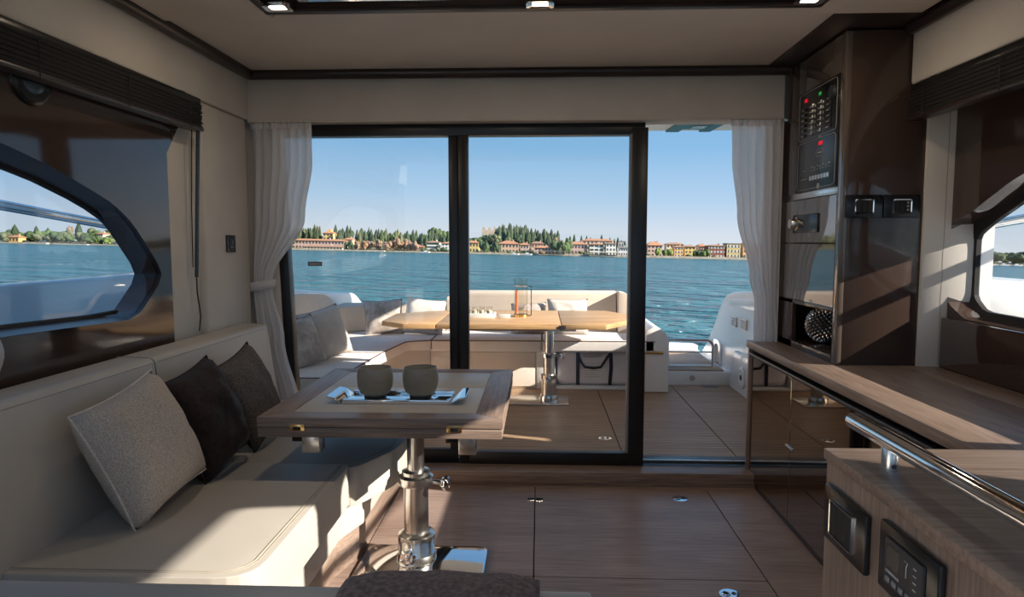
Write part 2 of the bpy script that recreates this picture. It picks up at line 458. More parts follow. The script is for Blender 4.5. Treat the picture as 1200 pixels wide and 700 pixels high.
# ---- dark bead round the ceiling
t2 = struct('trim_2', 'dark brown bead where the headliner meets the side and rear cladding', 'trim')
obj('bead', tube([(-1.350, -0.1, 1.940), (-1.350, 3.195, 1.940)], 0.028, 12), 'trim_brown', t2)
obj('bead', tube([(-1.352, 3.195, 1.940), (1.12, 3.195, 1.938)], 0.028, 12), 'trim_brown', t2)
obj('bead', tube([(1.345, -0.1, 1.935), (1.345, 2.60, 1.935)], 0.024, 10), 'trim_brown', t2)

# ---- rear wall above and beside the door
wr = struct('wall_rear', 'beige padded cladding over and beside the sliding door', 'wall')
box('pelmet', -1.375, 1.115, 3.215, 3.40, 1.728, 1.935, 'vinyl', wr, 0.006)
box('pelmet_lip', -1.375, 1.115, 3.213, 3.30, 1.722, 1.730, 'vinyl', wr, 0.002)
box('header', -1.62, 1.68, 3.36, 3.42, 1.75, 2.06, 'gelcoat', wr)
prism('side_cladding', [(-1.62, 0.0), (-1.24, 0.0), (-1.30, 1.75), (-1.62, 1.75)], 'y', 3.30, 3.42, 'vinyl', wr, 0.004)
prism('side_cladding', [(1.13, 0.0), (1.68, 0.0), (1.68, 1.75), (1.13, 1.75)], 'y', 3.26, 3.33, 'vinyl', wr, 0.004)

# ---- sliding door
dr = struct('door_1', 'black framed three-part glass sliding door to the cockpit', 'door')
Y0, Y1 = 3.31, 3.37
prism('jamb', [(-1.265, 0.04), (-1.195, 0.04), (-1.255, 1.73), (-1.325, 1.73)], 'y', Y0, Y1, 'black_metal', dr, 0.004)
box('jamb', 1.075, 1.13, Y0, Y1, 0.04, 1.73, 'black_metal', dr, 0.004)
box('head_rail', -1.32, 0.50, Y0 - .01, Y1, 1.668, 1.735, 'black_metal', dr, 0.003)
box('head_track', 0.50, 1.10, Y0, Y1 + .03, 1.732, 1.750, 'black_metal', dr, 0.003)
box('sill_track', -1.28, 1.12, 3.295, 3.46, 0.02, 0.068, 'black_metal', dr, 0.003)
box('sill_rib', -1.28, 1.12, 3.345, 3.355, 0.068, 0.080, 'steel', dr, 0.001)
lf = obj('fixed_leaf', join(bx(-1.215, -0.40, Y0 + .012, Y1 - .012, 0.068, 0.130, .003), bx(-0.440, -0.392, Y0 + .012, Y1, 0.130, 1.67, .003)), 'black_metal', dr)
prism('pane', [(-1.21, 0.12), (-0.41, 0.12), (-0.41, 1.68), (-1.265, 1.68)], 'y', 3.345, 3.351, 'pane_clear', lf)
sl = obj('sliding_leaf', join(bx(-0.390, -0.342, Y0 - .02, Y1 - .03, 0.068, 1.67, .003), bx(0.436, 0.512, Y0 - .02, Y1 - .03, 0.068, 1.70, .003), bx(-0.342, 0.436, Y0 - .02, Y1 - .03, 0.066, 0.128, .003)), 'black_metal', dr)
box('pane', -0.35, 0.445, 3.312, 3.318, 0.12, 1.68, 'pane_clear', sl)
box('seal', 0.428, 0.437, Y0 - .022, Y1 - .03, 0.13, 1.67, 'grey_plastic', sl, 0.001)
stk = box('glass_sticker', -1.145, -1.075, 3.3425, 3.3445, 1.042, 1.064, 'print_dark', lf)
for k in range(5): box('lettering', -1.138 + k * .012, -1.130 + k * .012, 3.3415, 3.3425, 1.047, 1.059, 'print_grey', stk)

# ---- curtains
def curtain(name, label, rows, folds, y0, tie, seed):
    """rows: (z, x0, x1, fold depth) from top to hem."""
    t = thing(name, label, 'curtain')
    nx = folds * 8; loops = []
    zs = [r[0] for r in rows]
    def at(z):
        for a, c in zip(rows, rows[1:]):
            if a[0] >= z >= c[0]:
                k = (a[0] - z) / (a[0] - c[0] + 1e-9); k = k * k * (3 - 2 * k)
                return [a[i] + (c[i] - a[i]) * k for i in range(1, 4)]
        return rows[-1][1:]
    nz = 70
    for j in range(nz + 1):
        z = zs[0] + (zs[-1] - zs[0]) * j / nz
        x0, x1, d = at(z); l = []
        for i in range(nx + 1):
            u = i / nx
            ph = u * folds * 2 * math.pi + 1.2 * noise.noise(Vector((u * 3, z * 1.4, seed)))
            yy = y0 + d * math.sin(ph) + d * .5 * math.sin(ph * .5 + seed) + 0.006 * noise.noise(Vector((u * 9, z * 3, seed + 5)))
            l.append((x0 + (x1 - x0) * u + 0.25 * d * math.cos(ph), yy, z))
        loops.append(l)
    c = obj('fabric', loft(loops, closed=False), 'sheer', t, 180)
    x0, x1, d = at(zs[0]); top = []
    hd = []
    for s_ in range(2):
        l = []
        for i in range(nx + 1):
            u = i / nx; l.append((x0 + (x1 - x0) * u, y0 - .004 + .010 * math.sin(u * folds * 2 * math.pi * 1.5), zs[0] + .006 - s_ * .034))
        hd.append(l)
    hh = obj('heading_tape', loft(hd, closed=False), 'sheer', t, 180)
    md = hh.modifiers.new('thickness', 'SOLIDIFY'); md.thickness = 0.003
    if tie:
        z, xa, xb, dd = tie
        n = 28; L = []
        for dz in (-.022, .022):
            L.append([((xa + xb) / 2 + ((xb - xa) / 2 + .012) * math.cos(2 * math.pi * k / n), y0 + dd * math.sin(2 * math.pi * k / n), z + dz + .010 * math.cos(2 * math.pi * k / n)) for k in range(n)])
        b_ = obj('tie_band', loft(L, caps=False), 'sheer', t, 180)
        md = b_.modifiers.new('thickness', 'SOLIDIFY'); md.thickness = 0.003
        obj('stud', lathe([(0, -.006), (.008, -.004), (.008, 0), (0, .002)], (xa + .004, y0 - dd - .002, z), 12, 'y'), 'chrome', t)
    return t
curtain('curtain', 'white sheer curtain tied back beside the sofa', [(1.720, -1.366, -1.075, .012), (1.55, -1.365, -1.078, .020), (1.28, -1.370, -1.120, .022), (0.975, -1.378, -1.285, .016), (0.93, -1.378, -1.285, .016), (0.70, -1.368, -1.235, .020), (0.30, -1.330, -1.150, .022), (0.10, -1.320, -1.130, .022)], 7, 3.235, (0.952, -1.390, -1.280, .034), 1.3)
curtain('curtain', 'white sheer curtain hanging beside the tall brown cabinet', [(1.722, 0.882, 1.108, .012), (1.55, 0.886, 1.108, .018), (1.29, 0.915, 1.104, .020), (1.0, 0.985, 1.105, .018), (0.88, 1.012, 1.108, .015), (0.72, 1.012, 1.118, .016), (0.69, 1.012, 1.118, .016)], 6, 3.245, None, 4.1)

# ================================================================== PORT SIDE
wl = struct('wall_left', 'port saloon side of beige cladding and glossy brown window surround', 'wall')
prism('valance', rounded([(-1.37, 1.735), (-1.37, 1.945), (-1.52, 1.945), (-1.52, 1.735)], [.012, 0, 0, 0]), 'y', -0.4, 3.215, 'vinyl', wl, 0.0)
box('pillar_cladding', -1.50, -1.382, 2.79, 3.215, 0.25, 1.733, 'vinyl', wl, 0.010, 3)
box('pillar_cladding', -1.50, -1.412, 2.50, 2.786, 0.25, 1.733, 'vinyl', wl, 0.004)
box('outer_skin', -1.62, -1.50, -0.4, 3.30, -0.06, 0.90, 'gelcoat', wl)
box('outer_skin', -1.62, -1.50, -0.4, 3.30, 1.52, 2.02, 'gelcoat', wl)
box('outer_skin', -1.62, -1.50, 2.86, 3.30, 0.90, 1.52, 'gelcoat', wl)
# window opening outline in (y, z)
Lopen = [(2.485, 1.040), (2.30, 1.225), (2.20, 1.285), (2.08, 1.325), (1.92, 1.375), (1.75, 1.415), (1.45, 1.465), (1.0, 1.50), (0.3, 1.50), (0.0, 1.45), (-0.1, 1.2), (0.0, 0.97), (0.3, 0.90), (1.0, 0.905), (1.70, 0.915), (2.30, 0.895)]
Lglass = [(2.400, 1.038), (2.245, 1.185), (2.16, 1.245), (2.03, 1.292), (1.87, 1.338), (1.72, 1.368), (1.43, 1.418), (1.0, 1.455), (0.35, 1.455), (0.05, 1.41), (-0.03, 1.2), (0.05, 1.01), (0.32, 0.945), (1.0, 0.93), (1.70, 0.935), (2.235, 0.918)]
Lglass = [(y * 1.054, 1.16 + (z - 1.16) * 1.054) for y, z in Lglass]
Louter = [(2.650, 1.740), (2.650, 1.620), (2.548, 1.495), (2.552, 0.30), (-0.4, 0.30), (-0.4, 1.74)]
cL = (1.1, 1.2)
obj('window_surround', ring(Louter, rounded(Lopen, .05, 3), 'x', -1.400, -1.405, -0.09, cL, 220), 'gloss_brown', wl, 30)
w1 = struct('window_1', 'dark framed port side window above the sofa', 'window')
obj('window_frame', ring(rounded(Lopen, .05, 3), rounded(Lglass, .03, 3), 'x', -1.392, -1.475, -0.022, cL, 220), 'trim_brown', w1, 25)
obj('window_seal', ring(rounded([(y, z) for y, z in Lglass], .03, 3), rounded([(1.1 + (y - 1.1) * .988, 1.2 + (z - 1.2) * .965) for y, z in Lglass], .03, 3), 'x', -1.474, -1.478, -0.02, cL, 200), 'black_matt', w1, 25)
prism('pane', rounded(Lglass, .03, 3), 'x', -1.492, -1.486, 'pane_tint', w1)
# roman blind on its rail
def blind(side, y0, y1, name, label):
    t = thing(name, label, 'blind'); s = side
    def B(nm, a, b_, z0, z1, m, bv=.003, ya=y0, yb=y1): return box(nm, min(s * a, s * b_), max(s * a, s * b_), ya, yb, z0, z1, m, t, bv)
    B('head_rail', 1.345, 1.42, 1.700, 1.728, 'black_plastic')
    for k in range(13):
        B('pleat', 1.338 + .003 * (k % 2), 1.375 + .003 * (k % 2), 1.614 + k * .0068, 1.614 + k * .0068 + .0066, 'blind_cloth', .002, y0 + .004 * (k % 3), y1 - .004 * ((k + 1) % 3))
    B('bottom_bar', 1.334, 1.384, 1.598, 1.614, 'trim_brown', .005)
    for yy in (y1 - .10, y1 - .50, y1 - .9):
        obj('cord', tube([(s * 1.334, yy, 1.70), (s * 1.333, yy, 1.60)], 0.0015, 5), 'black_plastic', t)
    for yy in (y1 - .13, y1 - .60): B('bracket', 1.36, 1.40, 1.722, 1.737, 'steel', .001, yy, yy + .04)
    return t
bl = blind(-1, 0.2, 2.715, 'window_blind', 'folded dark pleated blind above the sofa window')
obj('pull_cord', tube([(-1.345, 2.695, 1.71), (-1.362, 2.688, 1.3), (-1.372, 2.682, 1.02)], 0.0075, 6), 'black_plastic', bl)
obj('pull_cord', tube([(-1.372, 2.682, 1.02), (-1.376, 2.69, 0.96), (-1.374, 2.70, 0.90), (-1.376, 2.71, 0.86), (-1.378, 2.70, 0.80)], 0.003, 6), 'black_plastic', bl)
obj('pull_cord', tube([(-1.352, 2.655, 1.70), (-1.373, 2.665, 1.3), (-1.378, 2.668, 1.06)], 0.0022, 6), 'black_plastic', bl)
dm = thing('dome_speaker', 'black round loudspeaker dome under the port blind', 'speaker')
obj('dome', lathe([(0.001, .014), (.034, .012), (.057, .008), (.066, .003), (.068, 0), (.068, -.02)], (-1.40, 1.865, 1.612), 28, 'x'), 'black_plastic', dm)
obj('bezel', lathe([(.067, .010), (.075, .006), (.077, -.004), (.067, -.004), (.067, .010)], (-1.40, 1.865, 1.612), 28, 'x'), 'black_plastic', dm)
sw = thing('wall_switch', 'small black wall control beside the tied-back curtain', 'switch')
box('plate', -1.383, -1.374, 2.968, 3.052, 1.115, 1.192, 'black_plastic', sw, 0.003)
d_ = box('display', -1.3745, -1.371, 2.986, 3.030, 1.130, 1.178, 'dark_grey', sw, 0.001)
box('marking', -1.3712, -1.3704, 2.995, 3.020, 1.137, 1.141, 'print_grey', d_)
box('marking', -1.3712, -1.3704, 3.012, 3.015, 1.15, 1.168, 'print_grey', d_)

# ---- settee
sf = thing('settee', 'cream leather saloon settee with two seat cushions along the port side', 'sofa')
base_poly = [(-1.36, 1.30), (-0.80, 1.30), (-0.705, 1.42), (-0.705, 2.25), (-0.66, 2.40), (-0.66, 3.18), (-1.36, 3.18)]
prism('plinth', base_poly, 'z', 0.0, 0.13, 'wood_y', sf, 0.003)
prism('base', [(x + .022 if x > -1.0 else x, y) for x, y in base_poly], 'z', 0.13, 0.30, 'leather', sf, 0.012, 3)
def cushion(name, poly, z0, z1, parent, r=.06, b=.022, mat='leather', dome=.012):
    bm = pz(rounded(poly, r, 5), 'z', z0, z1, b, 4)
    return obj(name, bm, mat, parent, 60)
c1 = cushion('seat_cushion', [(-1.30, 1.425), (-0.632, 1.425), (-0.632, 2.205), (-1.30, 2.205)], 0.285, 0.42, sf, [.02, .09, .02, .02])
c2 = cushion('seat_cushion', [(-1.30, 2.211), (-0.618, 2.211), (-0.515, 2.44), (-0.515, 3.185), (-1.30, 3.185)], 0.270, 0.405, sf, [.02, .05, .08, .05, .02])
def seam(pts, parent, r=.0016): obj('seam', tube(pts, r, 5), 'stitch', parent)
seam([(-1.28, 1.452, .4205)] + [(-0.74, 1.452, .4205), (-0.70, 1.458, .4205), (-0.672, 1.478, .4205), (-0.660, 1.51, .4205), (-0.660, 2.19, .4205)], c1)
seam([(-1.28, 1.444, .4196)] + [(-0.74, 1.444, .4196), (-0.695, 1.450, .4196), (-0.665, 1.473, .4196), (-0.652, 1.51, .4196), (-0.652, 2.19, .4196)], c1)
seam([(-0.640, 2.235, .4052), (-0.545, 2.45, .4055), (-0.545, 3.15, .4055)], c2)
# low near arm of the settee
cushion('seat_cushion', [(-1.30, 0.95), (-0.70, 0.95), (-0.70, 1.415), (-1.30, 1.415)], 0.27, 0.40, sf, .03)
def back(y0, y1, top):
    prof = rounded([(-1.19, 0.36), (-1.245, top - .01), (-1.262, top), (-1.365, top + .004), (-1.375, 0.36)], [.01, .03, .03, .02, .01], 4)
    return obj('back_cushion', pz(prof, 'y', y0, y1, 0.008, 3), 'leather', sf, 50)
b1 = back(0.95, 2.135, 0.788); b2 = back(2.143, 3.06, 0.788)
for b_, y0, y1 in ((b1, .97, 2.125), (b2, 2.155, 3.05)):
    seam([(-1.2445, y0, .771), (-1.2445, y1, .771)], b_, .0014)
    seam([(-1.225, y1, .60), (-1.2445, y1, .771), (-1.262, y1, .7885), (-1.36, y1, .792)], b_, .0014)

# ---- cushions on the settee
pillow('throw_pillow', (-1.090, 1.806, 0.598), (0.925, -0.10, 0.364), 10, .345, .345, .19, 'linen', 'oatmeal linen throw pillow on the settee', 3, piping='cloth_taupe', pr=.003)
pillow('throw_pillow', (-1.085, 2.150, 0.591), (0.925, 0.02, 0.344), 6, .345, .345, .18, 'velvet', 'dark brown velvet throw pillow between the linen and tweed pillows', 8, piping='velvet', wr=.012)
pillow('throw_pillow', (-1.090, 2.505, 0.583), (0.925, 0.02, 0.35), 8, .345, .345, .13, 'tweed', 'grey-brown tweed throw pillow in the settee corner by the curtain', 13, piping='tweed_back', backmat='tweed_back')

# ================================================================== STARBOARD SIDE
rw = struct('wall_right', 'starboard saloon side of beige cladding and glossy brown window surround', 'wall')
prism('valance', rounded([(1.36, 1.735), (1.36, 1.945), (1.52, 1.945), (1.52, 1.735)], [.012, 0, 0, 0]), 'y', -0.4, 2.612, 'vinyl', rw)
prism('return_cladding', [(1.428, 2.612), (1.614, 2.598), (1.614, 2.66), (1.428, 2.70)], 'z', 0.66, 1.90, 'vinyl', rw, 0.003)
box('return_joint', 1.500, 1.503, 2.606, 2.63, 0.70, 1.66, 'stitch', rw)
Ropen = [(2.605, 0.935), (2.605, 1.235), (2.50, 1.262), (2.42, 1.300), (2.30, 1.355), (2.05, 1.44), (1.70, 1.50), (1.55, 1.53), (1.42, 1.53), (1.38, 1.47), (1.38, 1.0), (1.42, 0.875), (2.0, 0.875), (2.5, 0.885)]
Rglass = [(2.592, 0.955), (2.592, 1.185), (2.50, 1.235), (2.42, 1.270), (2.30, 1.325), (2.05, 1.41), (1.70, 1.475), (1.57, 1.50), (1.46, 1.50), (1.425, 1.46), (1.425, 1.0), (1.46, 0.90), (2.0, 0.90), (2.53, 0.91)]
Router = [(2.612, 1.74), (2.612, 0.67), (1.30, 0.67), (1.30, 1.74)]
cR = (1.95, 1.15)
obj('window_surround', ring(Router, rounded(Ropen, .02, 2), 'x', 1.525, 1.525, 0.085, cR, 220), 'gloss_brown', rw, 30)
box('lower_cladding', 1.500, 1.525, 1.05, 2.60, 0.69, 0.88, 'gloss_brown', rw, 0.006)
w2 = struct('window_2', 'arched starboard side window above the counter', 'window')
obj('window_frame', ring(rounded(Ropen, .02, 2), rounded(Rglass, .02, 3), 'x', 1.600, 1.612, 0.018, cR, 200), 'black_matt', w2, 25)
prism('pane', rounded(Rglass, .02, 3), 'x', 1.618, 1.624, 'pane_clear', w2)
# the same side further forward: unseen second window, its outline stepped to shape the sun patches
Fopen = [(1.22, 1.46), (1.08, 1.62), (0.64, 1.62), (0.55, 1.24), (-0.25, 1.24), (-0.25, 0.90), (1.14, 0.90), (1.24, 1.05)]
obj('window_surround', ring([(1.30, 1.74), (1.30, 0.0), (-0.3, 0.0), (-0.3, 1.74)], rounded(Fopen, .04, 3), 'x', 1.525, 1.525, 0.085, (0.75, 1.08), 200), 'gloss_brown', rw, 30)
prism('pane', rounded(Fopen, .04, 3), 'x', 1.618, 1.624, 'pane_clear', w2)
box('outer_skin', 1.625, 1.68, -0.4, 3.30, -0.06, 0.78, 'gelcoat', rw)
box('outer_skin', 1.625, 1.68, -0.1, 3.30, 1.68, 2.02, 'gelcoat', rw)
box('outer_skin', 1.625, 1.68, 2.60, 3.30, 0.78, 1.68, 'gelcoat', rw)
blind(1, 0.3, 2.585, 'window_blind', 'folded dark pleated blind above the counter window')

# ================================================================== SIDEBOARD
ct = thing('sideboard', 'long low sideboard with taupe wood top and smoked mirror doors', 'cabinet')
box('carcass', 1.040, 1.495, 1.012, 3.275, 0.0, 0.618, 'black_matt', ct)
box('end_panel', 1.005, 1.495, 3.275, 3.297, 0.0, 0.657, 'wood_z', ct, 0.002)
box('kickboard', 1.020, 1.045, 1.012, 3.275, 0.0, 0.025, 'trim_brown', ct)
t_ = box('worktop', 0.998, 1.366, 1.012, 3.30, 0.657, 0.692, 'wood_y', ct, 0.0025)
box('worktop', 1.370, 1.500, 1.012, 3.30, 0.657, 0.692, 'wood_y', ct, 0.0025)
box('grip_rail', 1.002, 1.030, 1.012, 3.272, 0.621, 0.637, 'black_metal', ct, 0.004)
box('grip_recess', 1.060, 1.085, 1.012, 3.272, 0.622, 0.655, 'black_matt', ct)
ys = [3.270, 2.752, 2.13, 1.55, 1.012]
for k in range(4):
    d = box('door', 1.016, 1.038, ys[k + 1] + .0025, ys[k] - .0025, 0.025, 0.618, 'smoked_mirror', ct, 0.0015, 1)
    if k == 0: box('catch', 1.010, 1.017, 2.715, 2.79, 0.326, 0.334, 'chrome', d, 0.002)

# ================================================================== TALL CABINET
X0, X1, YA, YB = 1.130, 1.428, 2.622, 3.262
cb = thing('tall_cabinet', 'tall glossy brown corner cabinet with switch panel standing on the sideboard', 'cabinet')
box('front_panel', X0, X1, YA, YA + .022, 0.692, 1.935, 'gloss_brown', cb, 0.002)
box('corner_post', X0 - .004, X0 + .02, YA - .002, YA + .035, 0.692, 1.935, 'gloss_taupe', cb, 0.004)
box('side_stile', X0, X0 + .02, 3.085, YB, 0.692, 1.935, 'gloss_brown', cb, 0.001)
box('side_top', X0, X0 + .02, YA + .035, 3.085, 1.375, 1.935, 'gloss_taupe', cb, 0.001)
box('side_rail', X0 - .001, X0 + .02, YA + .035, YB - .01, 1.345, 1.372, 'steel', cb, 0.001)
box('back_panel', X1 - .02, X1, YA + .02, YB, 0.692, 1.935, 'gloss_brown', cb)
box('rear_panel', X0 + .02, X1, YB - .02, YB, 0.692, 1.935, 'gloss_brown', cb)
fd = box('flap_door', X0 - .003, X0 + .018, YA + .037, YB - .012, 1.158, 1.341, 'gloss_taupe', cb, 0.0015, 1)
pl = box('lock_plate', X0 - .010, X0 - .003, 2.82, 3.085, 1.200, 1.278, 'black_plastic', fd, 0.004)
obj('knob', lathe([(0, -.030), (.020, -.030), (.024, -.024), (.024, -.008), (.030, -.004), (.030, .004), (0, .004)], (X0 - .008, 3.045, 1.240), 20, 'x'), 'steel', fd)
box('lower_door', X0 - .003, X0 + .018, YA + .037, YB - .012, 0.908, 1.154, 'gloss_taupe', cb, 0.0015, 1)
box('niche_floor', X0, X1 - .02, YA + .02, YB - .01, 0.692, 0.722, 'gloss_brown', cb, 0.001)
box('niche_ceiling', X0, X1 - .02, YA + .02, YB - .01, 0.890, 0.906, 'gloss_brown', cb, 0.001)
box('niche_back', X0 + .235, X0 + .25, YA + .02, YB - .01, 0.722, 0.89, 'gloss_brown', cb)
box('niche_strip', X0 + .222, X0 + .236, 3.08, 3.12, 0.722, 0.89, 'steel', cb, .001)
# breaker panel
pn = box('switch_panel', X0 - .006, X0 + .001, 2.668, 3.070, 1.372, 1.795, 'black_plastic', cb, 0.002)
tag(pn, 'black breaker panel with rows of switches and red display')
xs = X0 - .0065
def dash(y, z, wy, wz, mat='print_grey'): return box('marking', xs - .0006, xs + .0004, y - wy / 2, y + wy / 2, z - wz / 2, z + wz / 2, mat, pn)
def frame(y0, y1, z0, z1):
    poly = rounded([(y0, z0), (y1, z0), (y1, z1), (y0, z1)], .02, 4)
    obj('outline', tube([(xs - .0003, p[0], p[1]) for p in poly], .0011, 4, True), 'print_grey', pn)
frame(2.680, 3.055, 1.590, 1.785); frame(2.680, 3.055, 1.382, 1.578)
box('led_display', xs - .001, xs, 2.972, 3.000, 1.748, 1.761, 'led_red', pn)
box('led_display', xs - .001, xs, 2.830, 2.855, 1.748, 1.761, 'led_green', pn)
box('led_display', xs - .001, xs, 2.800, 2.840, 1.549, 1.564, 'led_red', pn)
obj('dial', lathe([(0, -.012), (.022, -.012), (.026, 0), (0, 0)], (xs, 2.715, 1.735), 16, 'x'), 'dark_grey', pn)
for r_ in range(6):
    for c_ in range(4):
        y = 3.02 - c_ * .085; z = 1.720 - r_ * .022
        dash(y, z, .024, .004)
        if c_ != 0: box('switch', xs - .006, xs, y - .034, y - .022, z - .007, z + .007, 'steel' if c_ in (1, 2) else 'dark_grey', pn, .001, 1)
        else: box('switch', xs - .004, xs, y - .030, y - .018, z - .006, z + .006, 'dark_grey', pn, .001, 1)
frame(2.79, 2.86, 1.505, 1.535); dash(2.825, 1.52, .04, .006)
for k in range(7):
    dash(2.90 - k * .028, 1.470 - (k % 2) * .006, .014, .005); dash(2.90 - k * .028, 1.455, .008, .003)
    box('rocker', xs - .006, xs, 2.900 - k * .028 - .011, 2.900 - k * .028 + .011, 1.414, 1.432, 'steel', pn, .001, 1)
for k in range(4): dash(3.005 - k * .015, 1.425, .010, .004, 'print_grey')
box('marking', xs - .0007, xs, 3.018, 3.030, 1.428, 1.440, 'teal_cover', pn)
dash(2.985, 1.46, .02, .004); dash(2.83, 1.585, .03, .004)
obj('emblem', lathe([(0, -.002), (.012, -.002), (.012, 0), (0, 0)], (xs, 2.83, 1.387), 14, 'x'), 'print_grey', pn)
# socket plates on the forward face
for k, (xa, xb) in enumerate(((1.142, 1.276), (1.281, 1.414))):
    pt = box('socket_plate', xa, xb, YA - .010, YA, 1.250, 1.336, 'black_plastic', cb, 0.003)
    ia, ib = xa + .036, xb - .036
    obj('socket_bezel', ring([(ia - .0035, 1.2665), (ib + .0035, 1.2665), (ib + .0035, 1.3195), (ia - .0035, 1.3195)], [(ia, 1.270), (ib, 1.270), (ib, 1.316), (ia, 1.316)], 'y', YA - .013, YA - .012, .004, ((ia + ib) / 2, 1.293), 40), 'chrome', pt)
    for j in range(3):
        wj = (ib - ia) / 3
        q = box('rocker', ia + wj * j + .0008, ia + wj * (j + 1) - .0008, YA - .0125, YA - .009, 1.2705, 1.3155, 'black_matt', pt, .0008, 1)
        if k == 1 and j == 2:
            for s_ in range(3): box('key', ib - .014, ib - .008, YA - .0135, YA - .012, 1.278 + s_ * .013, 1.283 + s_ * .013, 'print_grey', q)

# ---- studded ball in the niche
bc = Vector((1.235, 2.985, 0.8045)); br = 0.078
ball = thing('studded_ball', 'silver studded ornament ball in the open niche of the tall cabinet', 'ornament')
obj('core', lathe([(br * .955 * math.sin(math.pi * k / 16), -br * .955 * math.cos(math.pi * k / 16)) for k in range(17)], bc, 28), 'black_matt', ball)
bm = bmesh.new(); N = 300
for i in range(N):
    z = 1 - 2 * (i + .5) / N; a = i * 2.399963; q = math.sqrt(1 - z * z)
    d = Vector((q * math.cos(a), q * math.sin(a), z)); u = d.orthogonal().normalized(); v = d.cross(u); c = bc + d * br * .95
    ringv = [bm.verts.new(c + (u * math.cos(k * math.pi / 2.5) + v * math.sin(k * math.pi / 2.5)) * .0062) for k in range(5)]
    tip = bm.verts.new(c + d * .0085)
    for k in range(5): bm.faces.new((ringv[k], ringv[(k + 1) % 5], tip))
s_ = obj('studs', bm, 'steel', ball, 0); s_['kind'] = 'stuff'

# ================================================================== NEAR CONSOLE
cs = thing('galley_console', 'taupe wood console with switch plates and chrome handrail', 'cabinet')
box('body', 0.424, 1.30, -0.30, 1.000, 0.0, 0.842, 'wood_z', cs, 0.002)
box('top_board', 0.420, 1.31, -0.30, 1.003, 0.842, 0.858, 'wood_x', cs, 0.002)
rl = obj('handrail', tube([(0.466, 1.014, .897), (0.466, 1.012, .897), (0.466, .9, .897), (0.466, -.2, .897)], [.008, .0125, .0125, .0125], 16), 'chrome', cs)
for yy in (0.905, 0.25):
    obj('rail_post', lathe([(.011, .856), (.011, .888), (.009, .892)], (.466, yy, 0), 18), 'steel', rl)
    obj('post_screw', lathe([(0, -.0118), (.003, -.0115), (.003, -.010), (0, -.010)], (.466, yy, .866), 10, 'y'), 'dark_grey', rl)
xf = 0.424
p1 = box('switch_plate', xf - .009, xf, 0.858, 0.984, 0.733, 0.813, 'black_plastic', cs, 0.0035)
obj('bezel', ring([(0.8878, .7478), (0.9562, .7478), (0.9562, .7982), (0.8878, .7982)], [(0.8895, .7495), (0.9545, .7495), (0.9545, .7965), (0.8895, .7965)], 'x', xf - .013, xf - .0125, .005, (0.922, .773), 40), 'chrome', p1)
for j in range(3): box('rocker', xf - .0125, xf - .008, .890 + j * .0215, .890 + (j + 1) * .0215 - .0008, .750, .796, 'black_matt', p1, .0012, 1)
p2_ = box('thermostat', xf - .009, xf, 0.698, 0.824, 0.742, 0.826, 'black_plastic', cs, 0.0035)
box('thermostat_face', xf - .0125, xf - .008, 0.722, 0.802, 0.757, 0.813, 'dark_grey', p2_, .0015)
box('thermostat_screen', xf - .0132, xf - .012, 0.770, 0.796, 0.780, 0.806, 'black_plastic', p2_, .0005, 1)
for j in range(5): box('button', xf - .0142, xf - .012, 0.729 + j * .0145, 0.738 + j * .0145, .761, .768, 'grey_plastic', p2_, .001, 1)
for j in range(6): box('lettering', xf - .0131, xf - .0122, 0.768 + j * .005, 0.7715 + j * .005, .7725, .7755, 'print_grey', p2_)
obj('symbol', tube([(xf - .0132, .757, .803), (xf - .0132, .750, .803), (xf - .0132, .7525, .797), (xf - .0132, .7525, .785)], .0006, 4), 'print_grey', p2_)
for j in range(4): box('marking', xf - .0131, xf - .0122, .733, .739, .778 + j * .008, .7795 + j * .008, 'print_grey', p2_)

# ================================================================== SALOON TABLE
tb = thing('saloon_table', 'folding saloon table with taupe wood rim, cream inlay and chrome pedestal', 'table')
TX0, TX1, TY0, TY1 = -0.885, -0.112, 2.070, 2.905
def leaf(z0, z1):
    rim = .10
    def L(pts, nm, m): return prism(nm, pts, 'z', z0, z1, m, tb, .002)
    L([(TX0, TY0), (TX1, TY0), (TX1 - .09, TY0 + .075), (TX0 + .09, TY0 + .075)], 'rim', 'wood_x')
    L([(TX0, TY1), (TX1, TY1), (TX1 - .09, TY1 - .075), (TX0 + .09, TY1 - .075)], 'rim', 'wood_x')
    L([(TX0, TY0), (TX0, TY1), (TX0 + .09, TY1 - .075), (TX0 + .09, TY0 + .075)], 'rim', 'wood_y')
    L([(TX1, TY0), (TX1, TY1), (TX1 - .09, TY1 - .075), (TX1 - .09, TY0 + .075)], 'rim', 'wood_y')
leaf(0.582, 0.613)
for xa, xb, ya, yb in ((TX0 + .09, TX1 - .09, TY0 + .075, 2.53), (TX0 + .09, TX1 - .09, 2.5325, TY1 - .075)):
    box('leather_inlay', xa, xb, ya, yb, .584, .612, 'leather', tb, .0015)
box('lower_leaf', TX0 + .001, TX1 - .001, TY0 + .001, TY1 - .001, .549, .5805, 'wood_x', tb, .003)
for x in (-0.757, -0.262):
    h_ = box('hinge', x - .024, x + .024, TY0 - .002, TY0 + .01, .570, .592, 'brass', tb, .001)
    box('hinge_slot', x - .012, x + .012, TY0 - .0032, TY0, .572, .584, 'black_matt', h_)
for x in (-0.725, -0.225):
    box('leaf_bracket', x - .028, x + .028, 2.10, 2.16, .490, .550, 'steel', tb, .002)
    box('slide_block', x - .075, x - .03, 2.14, 2.20, .515, .549, 'black_plastic', tb, .002)
box('slide_rail', -0.76, -0.20, 2.16, 2.80, .530, .549, 'black_metal', tb)
PX, PY = -0.444, 2.395
obj('upper_tube', lathe([(.031, .30), (.031, .545), (.055, .548)], (PX, PY, 0), 28), 'steel', tb)
